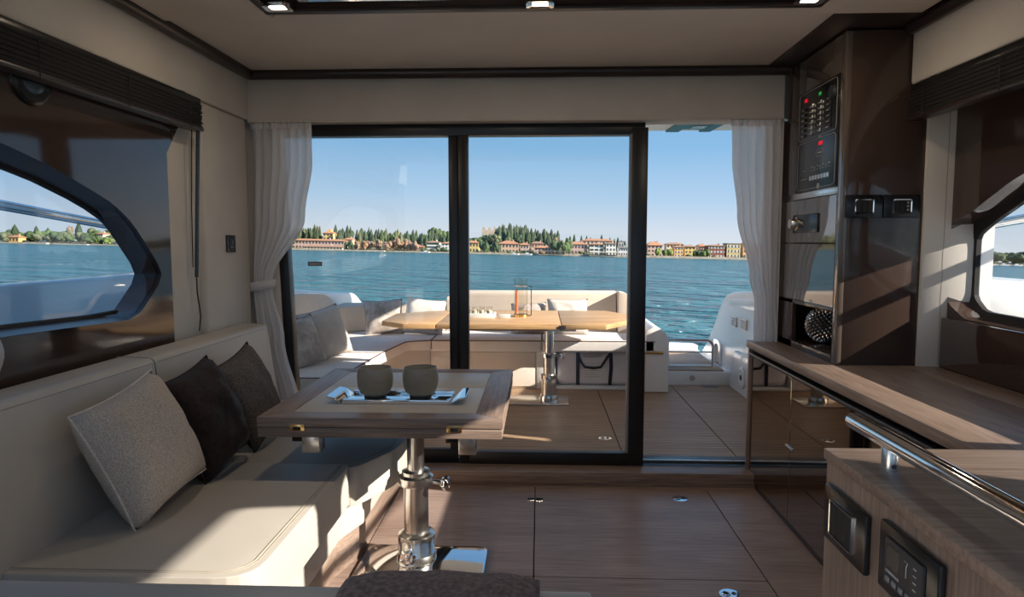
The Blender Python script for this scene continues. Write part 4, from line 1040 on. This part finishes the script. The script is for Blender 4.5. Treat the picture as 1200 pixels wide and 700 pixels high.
# ---- trees: a few crown meshes shared by all
def crown_cypress(seed):
    loops = []; n = 9
    prof = [(.10, .05), (.60, .14), (.92, .28), (1.0, .42), (.90, .58), (.68, .74), (.40, .88), (.14, .97), (.02, 1.0)]
    for k, (r_, h_) in enumerate(prof):
        loops.append([((r_ * (1 + .35 * noise.noise(Vector((math.cos(a) * 2, math.sin(a) * 2 + seed, h_ * 7))))) * math.cos(a), (r_ * (1 + .35 * noise.noise(Vector((math.cos(a) * 2 + seed, math.sin(a) * 2, h_ * 7))))) * math.sin(a), h_ + .02 * noise.noise(Vector((a, h_ * 9, seed)))) for a in [2 * math.pi * i / n + k * .35 for i in range(n)]])
    return loft(loops)
def crown_round(seed, flat=1.0):
    """Crown of overlapping leaf masses, unit radius about its middle."""
    r_ = random.Random(seed); parts = []
    for k in range(9):
        b = bmesh.new(); bmesh.ops.create_icosphere(b, subdivisions=2, radius=r_.uniform(.36, .56))
        a = r_.uniform(0, 6.28); q = 0 if k == 0 else r_.uniform(.30, .62); zz = r_.uniform(-.45, .50)
        for v in b.verts:
            v.co *= 1 + .30 * noise.noise(v.co * 4.5 + Vector((seed * 3, k * 5, 0)))
            v.co += Vector((q * math.cos(a), q * math.sin(a), zz)); v.co.z *= flat
        parts.append(b)
    return join(*parts)
def mesh_of(bm, name):
    bmesh.ops.recalc_face_normals(bm, faces=bm.faces[:]); me = bpy.data.meshes.new(name); bm.to_mesh(me); bm.free(); return me
CYP = [mesh_of(crown_cypress(s), 'cypress_crown') for s in (1, 5, 9)]
RND = [mesh_of(crown_round(s), 'round_crown') for s in (2, 3, 4, 6)]
UMB = [mesh_of(crown_round(s, .5), 'umbrella_crown') for s in (11, 12)]
TRK = mesh_of(lathe([(1, 0), (.8, .5), (.6, 1)], (0, 0, 0), 7), 'trunk')
MC = {}
def coloured(me, mat):
    k = (me.name, mat)
    if k not in MC:
        c = me.copy(); c.materials.append(MATS[mat]); MC[k] = c
    return MC[k]
def tree(name, kind, px, d, h_, r_, mat, label, group):
    t = thing(name, label, 'tree', group, mw=M_at(px, d, None, rng.uniform(0, 6.28)))
    me = rng.choice({'c': CYP, 'r': RND, 'u': UMB}[kind])
    c = bpy.data.objects.new('crown', coloured(me, mat)); COL.objects.link(c); c.parent = t
    tk = bpy.data.objects.new('trunk', coloured(TRK, 'bark')); COL.objects.link(tk); tk.parent = t
    if kind == 'c':
        c.scale = (r_, r_, h_ * .97); c.location = (0, 0, h_ * .03); tk.scale = (.3, .3, h_ * .2)
    elif kind == 'r':
        c.scale = (r_, r_, h_ * .48); c.location = (0, 0, h_ * .54); tk.scale = (.3, .3, h_ * .5)
    else:
        c.scale = (r_, r_, h_ * .42); c.location = (0, 0, h_ * .78); tk.scale = (.35, .35, h_ * .75)
    return t
TONE = {'leaf_cypress': 'blackish green', 'leaf_dark': 'dark green', 'leaf_mid': 'mid green', 'leaf_bright': 'bright green', 'leaf_olive': 'olive green', 'leaf_bare': 'bare brown', 'leaf_rust': 'rust brown'}
TAKEN = []                                             # footprints in lake metres: (x, y, half width, half depth)
def claim(x, y, hx, hy): TAKEN.append((x, y, hx, hy))
def clash(x, y, r_):
    return sum(max(0, min(hx + r_ - abs(x - a), hy + r_ - abs(y - b_))) for a, b_, hx, hy in TAKEN)
def place(p0, p1, k, n, d0, d1, r_):
    """First free spot near slot k of the row; the row deepens inland when it is full."""
    best = None
    for i in range(260):
        px = p0 + (p1 - p0) * (k + .5) / n + rng.uniform(-.5, .5) * (p1 - p0) / n * (1 + i * .03)
        px = min(max(px, p0), p1) if n > 1 else px
        d = rng.uniform(d0, d1 + i * .22 if d0 >= 8 else min(d1 + i * .08, max(d1, 12.5)))
        c = clash(wx(px, SY + d), SY + d, r_)
        if best is None or c < best[0]: best = (c, px, d)
        if c == 0: break
    return best[1], best[2]
def row(name, kind, p0, p1, n, d0, d1, h0, h1, r0, r1, mats, label, group):
    for k in range(n):
        hh = rng.uniform(h0, h1); mt = rng.choice(mats)
        size = ('short', 'mid-height', 'tall')[min(2, int(3 * (hh - h0) / (h1 - h0 + 1e-6)))] + ' ' if n > 1 else ''
        rr = rng.uniform(r0, r1); foot = rr * (1.22 if kind == 'c' else 1.16)
        px, d = place(p0, p1, k, n, d0, d1, foot); claim(wx(px, SY + d), SY + d, foot, foot)
        tree(name, kind, px, d, hh, rr, mt, size + TONE[mt] + ' ' + label, group)
# ---- buildings
WIN = mesh_of(bx(-.5, .5, -.06, .06, 0, 1), 'window'); SHT = mesh_of(bx(-.5, .5, -.05, .05, 0, 1), 'shutter')
def gable(w_, dp, h_, over=.5):
    a, b_ = -w_ / 2 - over, w_ / 2 + over; c, d = -over, dp + over
    bm = bmesh.new(); k = min(dp * .45, w_ * .4)
    v = [bm.verts.new(p) for p in ((a, c, 0), (b_, c, 0), (b_, d, 0), (a, d, 0), (a + k, dp / 2, h_), (b_ - k, dp / 2, h_), (a, c, -.25), (b_, c, -.25), (b_, d, -.25), (a, d, -.25))]
    for f in ((0, 1, 5, 4), (1, 2, 5), (2, 3, 4, 5), (3, 0, 4), (6, 7, 1, 0), (7, 8, 2, 1), (8, 9, 3, 2), (9, 6, 0, 3), (9, 8, 7, 6)): bm.faces.new([v[i] for i in f])
    return bm
def house(name, p0, p1, d, hp, label, wall, roof='roof_tile', roofh=1.6, floors=2, cols=4, shut=None, dp=9, group=None, base=None, flat=False, extra=None):
    """House between picture columns p0 and p1; hp = eaves height in metres above the shore."""
    if base is None and d >= 5: d += 7                 # gardens and quay in front
    y = SY + d; w_ = wx(p1, y) - wx(p0, y) - 1.3; z0 = .5 if base is None else base
    t = thing(name, label, 'building', group, mw=LAKE @ Matrix.Translation(((wx(p0, y) + wx(p1, y)) / 2, y, z0)))
    H_ = hp - z0
    claim((wx(p0, y) + wx(p1, y)) / 2, y + dp / 2, w_ / 2 + .6, dp / 2 + .6)
    wl_ = box('wall', -w_ / 2, w_ / 2, 0, dp, -1.5 if base is None else -4.0, H_, wall, t)
    if flat:
        box('parapet', -w_ / 2 - .2, w_ / 2 + .2, -.2, dp + .2, H_, H_ + .5, roof, t)
    else:
        r_ = obj('roof', gable(w_, dp, roofh), roof, t, 0); r_.location = (0, 0, H_)
        ch = box('chimney', w_ * .18, w_ * .18 + .7, dp * .4, dp * .4 + .7, H_ + roofh * .4, H_ + roofh + .6, wall, t)
    fh = H_ / floors
    for f in range(floors):
        for c in range(cols):
            x = -w_ / 2 + w_ * (c + .5) / cols
            q = bpy.data.objects.new('window', coloured(WIN, 'window_dark')); COL.objects.link(q); q.parent = t
            q.location = (x, -.02, fh * f + fh * .28); q.scale = (min(1.0, w_ / cols * .42), 1, fh * .5)
            if shut:
                for s in (-1, 1):
                    u = bpy.data.objects.new('shutter', coloured(SHT, shut)); COL.objects.link(u); u.parent = t
                    ww = min(1.0, w_ / cols * .42)
                    u.location = (x + s * ww * .78, -.06, fh * f + fh * .28); u.scale = (ww * .5, 1, fh * .5)
    return t
house('lakeside_hall', 338, 403, 8, 6.0, 'long low pink lakeside hall with terracotta roof', 'wall_rose', 'roof_tile', 1.0, 2, 16, dp=8)
pv = house('boathouse', 352, 401, 2.0, 2.3, 'low pale boathouse with wide awning roof before the pink hall', 'wall_cream', 'roof_brown', .9, 1, 12, dp=4)
vt = house('tower_villa', 375, 389.5, 30, 11.0, 'yellow tower villa with small rooftop turret among cypresses', 'wall_yellow', 'roof_tile', 1.2, 3, 3, dp=8, base=4)
box('turret', -1.2, 1.2, 2.5, 5, 7.4, 9.4, 'wall_orange', vt)
house('roof_house', 400, 412, 24, 7.2, 'small terracotta-roofed house beside the pink hall', 'wall_salmon', 'roof_tile', 1.0, 2, 3, dp=7, base=2)
house('cottage', 484, 497.5, 9, 3.6, 'low cottage with orange tiled roof by the white apartments', 'wall_salmon', 'roof_tile', 1.2, 1, 5, dp=7)
house('apartment_block', 498.5, 515.5, 10, 6.4, 'white flat-roofed lakeside apartment block with balconies', 'wall_white', 'roof_brown', 1.0, 3, 5, dp=9, shut='shutter_green')
house('apartment_block', 516, 534, 7, 6.0, 'white apartment block with terracotta roof beside the flat one', 'wall_white', 'roof_tile', .9, 3, 4, dp=9)
house('town_house', 545, 562, 9, 6.8, 'yellow house half hidden by the black door stile', 'wall_yellow', 'roof_tile', 1.2, 2, 4, dp=8)
house('town_house', 583, 609, 8, 6.6, 'wide salmon house with orange hipped roof', 'wall_salmon', 'roof_tile', 1.9, 2, 6, dp=10)
house('town_house', 608.5, 621, 9, 6.2, 'narrow rose house beside the wide salmon house', 'wall_rose', 'roof_tile', 1.2, 2, 3, dp=8)
house('town_house', 621.5, 638, 17, 7.3, 'brown-roofed pink house behind the garden wall', 'wall_pink', 'roof_brown', 1.2, 2, 4, dp=8)
house('town_house', 625, 647, 7, 4.6, 'low pink house with broad tiled roof', 'wall_rose', 'roof_tile', 1.2, 2, 5, dp=7)
house('town_house', 647, 654, 34, 10.0, 'small red-roofed house up the hill', 'wall_salmon', 'roof_tile', .9, 1, 2, dp=6, base=5)
house('town_house', 664, 689, 8, 7.2, 'long rose house beside the white hotel', 'wall_rose', 'roof_tile', 1.7, 2, 6, dp=10)
house('town_house', 681, 719, 20, 9.8, 'wide cream house with low tiled roof behind the white hotel', 'wall_cream', 'roof_tile', 1.2, 3, 8, dp=9)
house('hotel', 689, 708, 7, 7.4, 'white hotel wing with tall shuttered windows', 'wall_white', 'roof_tile', .8, 3, 3, shut='shutter_green', dp=9)
house('hotel', 708, 722, 6, 8.0, 'bright white hotel wing with balconies', 'wall_white', 'roof_brown', .7, 3, 3, dp=9)
house('town_house', 722.5, 736, 8, 5.6, 'pale blue-white house beside the hotel', 'wall_pale', 'roof_grey', .9, 2, 4, dp=8)
house('tower_block', 723, 731, 24, 9.4, 'grey tower house behind the pale blue-white house', 'wall_grey', 'roof_grey', .5, 2, 2, dp=7, flat=True)
house('town_house', 739, 754, 9, 7.4, 'cream house hidden behind the wide door stile', 'wall_cream', 'roof_tile', 1.2, 3, 4, dp=8)
house('town_house', 756, 776, 8, 7.6, 'tall salmon-pink house with orange hipped roof', 'wall_pink', 'roof_tile', 2.2, 3, 4, dp=10)
house('town_house', 778, 800, 18, 8.6, 'brown-roofed cream house behind the orange house', 'wall_cream', 'roof_brown', 1.0, 3, 5, dp=8)
house('town_house', 787, 800, 7, 6.8, 'orange house with white shutters', 'wall_orange', 'roof_brown', .9, 3, 3, shut='shutter_white', dp=8)
house('town_house', 799, 814, 8, 7.2, 'golden house with white awnings', 'wall_yellow', 'roof_brown', .9, 3, 3, dp=8)
house('town_house', 815, 825.5, 18, 7.8, 'house with red tiled roof behind the green trees', 'wall_pink', 'roof_tile', 1.2, 2, 3, dp=8)
house('town_house', 826, 847, 7, 8.0, 'dark red house with rows of white shutters', 'wall_red', 'roof_brown', .8, 3, 5, shut='shutter_white', dp=9)
house('town_house', 847, 865, 7, 9.2, 'olive-yellow house with dark flat roof and white shutters', 'wall_olive', 'roof_grey', .8, 3, 4, shut='shutter_white', dp=9, flat=True)
house('town_house', 866, 884, 9, 9.6, 'brick-brown house behind the right curtain', 'wall_salmon', 'roof_brown', 1.2, 3, 4, dp=9)
house('town_house', 884, 905, 8, 8.0, 'cream house behind the right curtain', 'wall_cream', 'roof_tile', 1.2, 3, 4, dp=9)
house('beach_house', -8, 7, 4, 4.0, 'small orange-yellow beach house beyond the sofa window', 'wall_orange', 'roof_tile', 1.2, 1, 3, dp=6)
house('villa', 109, 126, 5, 4.6, 'white villa on the wooded shore beyond the sofa window', 'wall_white', 'roof_grey', .5, 2, 4, dp=8, flat=True)
house('villa', 101, 111, 26, 7.4, 'pink-roofed villa up the slope behind the white villa', 'wall_cream', 'roof_tile', 1.0, 2, 3, dp=7, base=3)
house('villa', 124, 142, 30, 7.6, 'cream villa with terracotta roof up the slope beyond the sofa window', 'wall_cream', 'roof_tile', 1.2, 2, 4, dp=7, base=3)
# castle ruin on the hill
claim(wx(573, SY + 78), SY + 80, 6, 3)
y = SY + 78; ca = thing('castle_ruin', 'pale stone castle ruin on the wooded hill', 'castle', mw=LAKE @ Matrix.Translation((wx(573, y), y, 11.5)) @ Matrix.Scale(.85, 4))
for i, (a, c, h_) in enumerate(((-6, -3.0, 7.5), (-3.0, -1.0, 5.6), (-1.0, 1.2, 7.4), (1.2, 3.4, 5.8), (3.4, 5.4, 8.3))):
    tw = box('tower' if i % 2 == 0 else 'curtain_wall', a, c, 0, 4, -8, h_, 'wall_stone', ca)
    if i % 2 == 0:
        for k in range(3): box('merlon', a + (c - a) * k / 3 + .1, a + (c - a) * k / 3 + (c - a) / 5, -.1, .6, h_, h_ + .6, 'wall_stone', tw)
# jetties with roofs
for p0, p1, lab in ((631, 667, 'dark roofed jetty before the large round trees'), (690, 728, 'pale roofed jetty before the white hotel')):
    j = thing('jetty', lab, 'jetty', mw=LAKE @ Matrix.Translation((wx((p0 + p1) / 2, 396), 396, 0)))
    hw = wx(p1) / 2 - wx(p0) / 2
    box('jetty_deck', -hw, hw, -2, 2, .3, .6, 'shore_stone', j); box('jetty_roof', -hw, hw, -2, 2, 2.4, 2.8, 'roof_grey' if p0 < 650 else 'wall_cream', j)
    for k in range(7):
        x = -hw + .3 + (2 * hw - .6) * k / 6; box('jetty_post', x - .15, x + .15, -1.7, -1.4, -1.0, 2.4, 'bark', j)
# small moored boats
for k, px in enumerate((498, 603, 618, 1146, 1160, 1174, 1188, 1202)):
    b = thing('moored_boat', 'small white boat moored along the far quay', 'boat', 'boats moored on the far shore', mw=LAKE @ Matrix.Translation((wx(px, 394), 394 - .3 * (k % 3), 0)))
    obj('hull', loft([[(x * .9, s, z) for x, s in ((-2, -.5), (2, -.5), (2.6, 0), (2, .5), (-2, .5))] if z < .3 else [(x * 1.1, s * 1.6, z) for x, s in ((-2, -.5), (2, -.5), (2.9, 0), (2, .5), (-2, .5))] for z in (-.2, .75)]), 'wall_white', b)
    box('cabin', -.9, .8, -.5, .5, .7, 1.3, 'wall_pale', b)

# ---- the trees, each set where it clears the houses and its neighbours
row('cypress', 'c', 341, 374, 18, 30, 55, 11.5, 15.0, 1.1, 1.7, ['leaf_cypress', 'leaf_dark', 'leaf_olive'], 'cypress in the row behind the long pink lakeside hall', 'cypresses behind the pink hall')
row('cypress', 'c', 389, 410, 11, 26, 50, 9.5, 13.5, 1.1, 1.7, ['leaf_cypress', 'leaf_dark'], 'cypress beside the yellow tower villa', 'cypresses beside the tower villa')
row('cypress', 'c', 416, 470, 26, 30, 60, 9.0, 12.5, 1.1, 2.0, ['leaf_cypress', 'leaf_dark', 'leaf_olive'], 'cypress in the long row behind the bare brown trees', 'cypresses behind the bare trees')
row('cypress', 'c', 470, 532, 25, 30, 60, 9.0, 13.0, 1.2, 2.1, ['leaf_cypress', 'leaf_dark'], 'cypress in the row behind the white lakeside apartments', 'cypresses behind the white apartments')
row('round_tree', 'r', 505, 534, 5, 35, 60, 11, 14.5, 3, 4.5, ['leaf_dark', 'leaf_mid'], 'bushy tree behind the white lakeside apartments', 'bushy trees behind the apartments')
row('cypress', 'c', 581, 615, 18, 55, 85, 9.5, 13.0, 1.2, 2.1, ['leaf_cypress', 'leaf_cypress', 'leaf_dark'], 'cypress on the hill beside the castle ruin', 'cypresses by the castle ruin')
row('cypress', 'c', 614, 654, 24, 45, 85, 9.5, 13.5, 1.2, 2.1, ['leaf_cypress', 'leaf_cypress', 'leaf_dark'], 'cypress on the hill above the pink houses', 'cypresses above the pink houses')
row('cypress', 'c', 661, 735, 14, 40, 70, 8.5, 12.5, 1.1, 1.5, ['leaf_cypress'], 'thin cypress rising behind the long pink house', 'thin cypresses behind the pink house')
row('round_tree', 'r', 552, 582, 7, 45, 70, 7, 10.5, 3, 5, ['leaf_dark', 'leaf_mid', 'leaf_olive'], 'bushy tree on the slope below the castle ruin', 'bushy trees below the castle ruin')
row('hedge_tree', 'r', 416, 534, 17, 40, 62, 6, 8.5, 2.2, 3.0, ['leaf_dark', 'leaf_cypress', 'leaf_olive'], 'round evergreen tree filling the gaps of the long cypress row', 'evergreens in the long cypress row')
row('hedge_tree', 'r', 584, 660, 13, 42, 75, 5.5, 8, 2.2, 3.0, ['leaf_dark', 'leaf_cypress', 'leaf_olive'], 'round evergreen tree at the foot of the hill cypresses', 'evergreens under the hill cypresses')
row('hedge_tree', 'r', 338, 412, 10, 44, 60, 6, 8.5, 2.2, 3.0, ['leaf_dark', 'leaf_cypress'], 'round evergreen tree between the cypresses around the tower villa', 'evergreens around the tower villa')
row('bare_tree', 'r', 413, 440, 6, 4, 16, 5, 7.5, 2.0, 2.7, ['leaf_bare', 'leaf_rust', 'leaf_bare'], 'tree on the shore beside the pink hall', 'bare trees beside the pink hall')
row('bare_tree', 'r', 440, 485, 11, 4, 20, 5.5, 8.5, 2.0, 2.7, ['leaf_bare', 'leaf_rust', 'leaf_bare'], 'tree on the shore in front of the long cypress row', 'bare trees on the shore')
row('round_tree', 'r', 403, 414, 3, 3.2, 12, 5, 7, 1.5, 1.9, ['leaf_dark', 'leaf_mid'], 'tree at the end of the pink hall', 'trees at the end of the pink hall')
row('cypress', 'c', 472, 475, 1, 5, 6, 9, 9.5, 1.2, 1.3, ['leaf_cypress'], 'lone cypress in front of the bare brown trees', None)
row('shrub', 'r', 487, 532, 8, 2, 5, 2.2, 3.6, 1.6, 2.8, ['leaf_dark', 'leaf_olive', 'leaf_mid'], 'low shrub on the shore before the white apartments', 'shrubs before the apartments')
row('round_tree', 'r', 562, 584, 6, 3, 14, 5.5, 8.5, 1.9, 2.5, ['leaf_dark', 'leaf_mid', 'leaf_dark'], 'tree on the shore beside the wide salmon house', 'trees by the salmon house')
row('round_tree', 'r', 648, 666, 4, 3, 13, 7.5, 10.5, 2.0, 2.6, ['leaf_dark', 'leaf_mid'], 'large round tree between the pink houses and the jetty', 'large trees by the jetty')
row('shrub', 'r', 590, 690, 13, 2, 4, 1.8, 3.2, 1.4, 2.4, ['leaf_dark', 'leaf_olive', 'leaf_rust'], 'low shrub on the quay before the pink houses', 'shrubs before the pink houses')
row('round_tree', 'r', 766, 785, 3, 3.2, 11, 5.6, 6.8, 2.2, 2.5, ['leaf_mid', 'leaf_bright', 'leaf_mid'], 'tree before the salmon house by the open door', 'green trees before the tall salmon house')
row('round_tree', 'r', 811, 829, 3, 3.2, 11, 5.0, 6.4, 2.1, 2.4, ['leaf_mid', 'leaf_dark'], 'tree between the orange house and the dark red house', 'trees beside the dark red house')
row('shrub', 'r', 757, 902, 18, 2, 4, 1.5, 2.8, 1.4, 2.2, ['leaf_dark', 'leaf_olive', 'leaf_rust'], 'low shrub along the quay of the town houses', 'shrubs along the town quay')
row('round_tree', 'r', -30, 96, 26, 8, 18, 5.5, 8.5, 3, 5, ['leaf_dark', 'leaf_mid', 'leaf_olive'], 'bushy tree on the wooded shore seen through the sofa window', 'bushy trees beyond the sofa window')
row('round_tree', 'r', -30, 130, 22, 20, 45, 6.5, 9.5, 3, 5, ['leaf_olive', 'leaf_mid', 'leaf_dark'], 'tree on the rise seen through the sofa window', 'trees on the rise beyond the sofa window')
for px, h_ in ((4.5, 12), (39, 11.5), (47, 11), (62, 11), (77, 13.5)):
    px, d = place(px - 2, px + 2, 0, 1, 22, 26, 3.0); claim(wx(px, SY + d), SY + d, 3.0, 3.0)
    tree('conifer', 'c', px, d, h_, 2.4, 'leaf_cypress', 'dark pointed conifer above the wooded shore beyond the sofa window', 'conifers beyond the sofa window')
row('round_tree', 'r', 98, 160, 12, 3.5, 22, 3.5, 6.0, 2, 3.2, ['leaf_mid', 'leaf_bright', 'leaf_dark'], 'tree around the white villa beyond the sofa window', 'trees around the white villa')
row('bare_tree', 'r', 52, 58, 1, 28, 30, 11, 11.5, 2.4, 2.6, ['leaf_bare'], 'tree among the conifers beyond the sofa window', None)
row('round_tree', 'r', 165, 336, 22, 8, 22, 5.5, 9, 3, 5, ['leaf_dark', 'leaf_mid', 'leaf_olive'], 'tree on the shore between the white villa and the pink hall', 'trees between the villa and the hall')
row('round_tree', 'r', 910, 1105, 24, 8, 22, 5.5, 9, 3, 5, ['leaf_dark', 'leaf_mid', 'leaf_olive'], 'tree on the shore past the last town houses', 'trees past the town houses')
row('round_tree', 'r', 1110, 1235, 24, 8, 24, 6, 10, 3, 5, ['leaf_dark', 'leaf_dark', 'leaf_olive'], 'tree on the shore seen through the counter window', 'trees beyond the counter window')
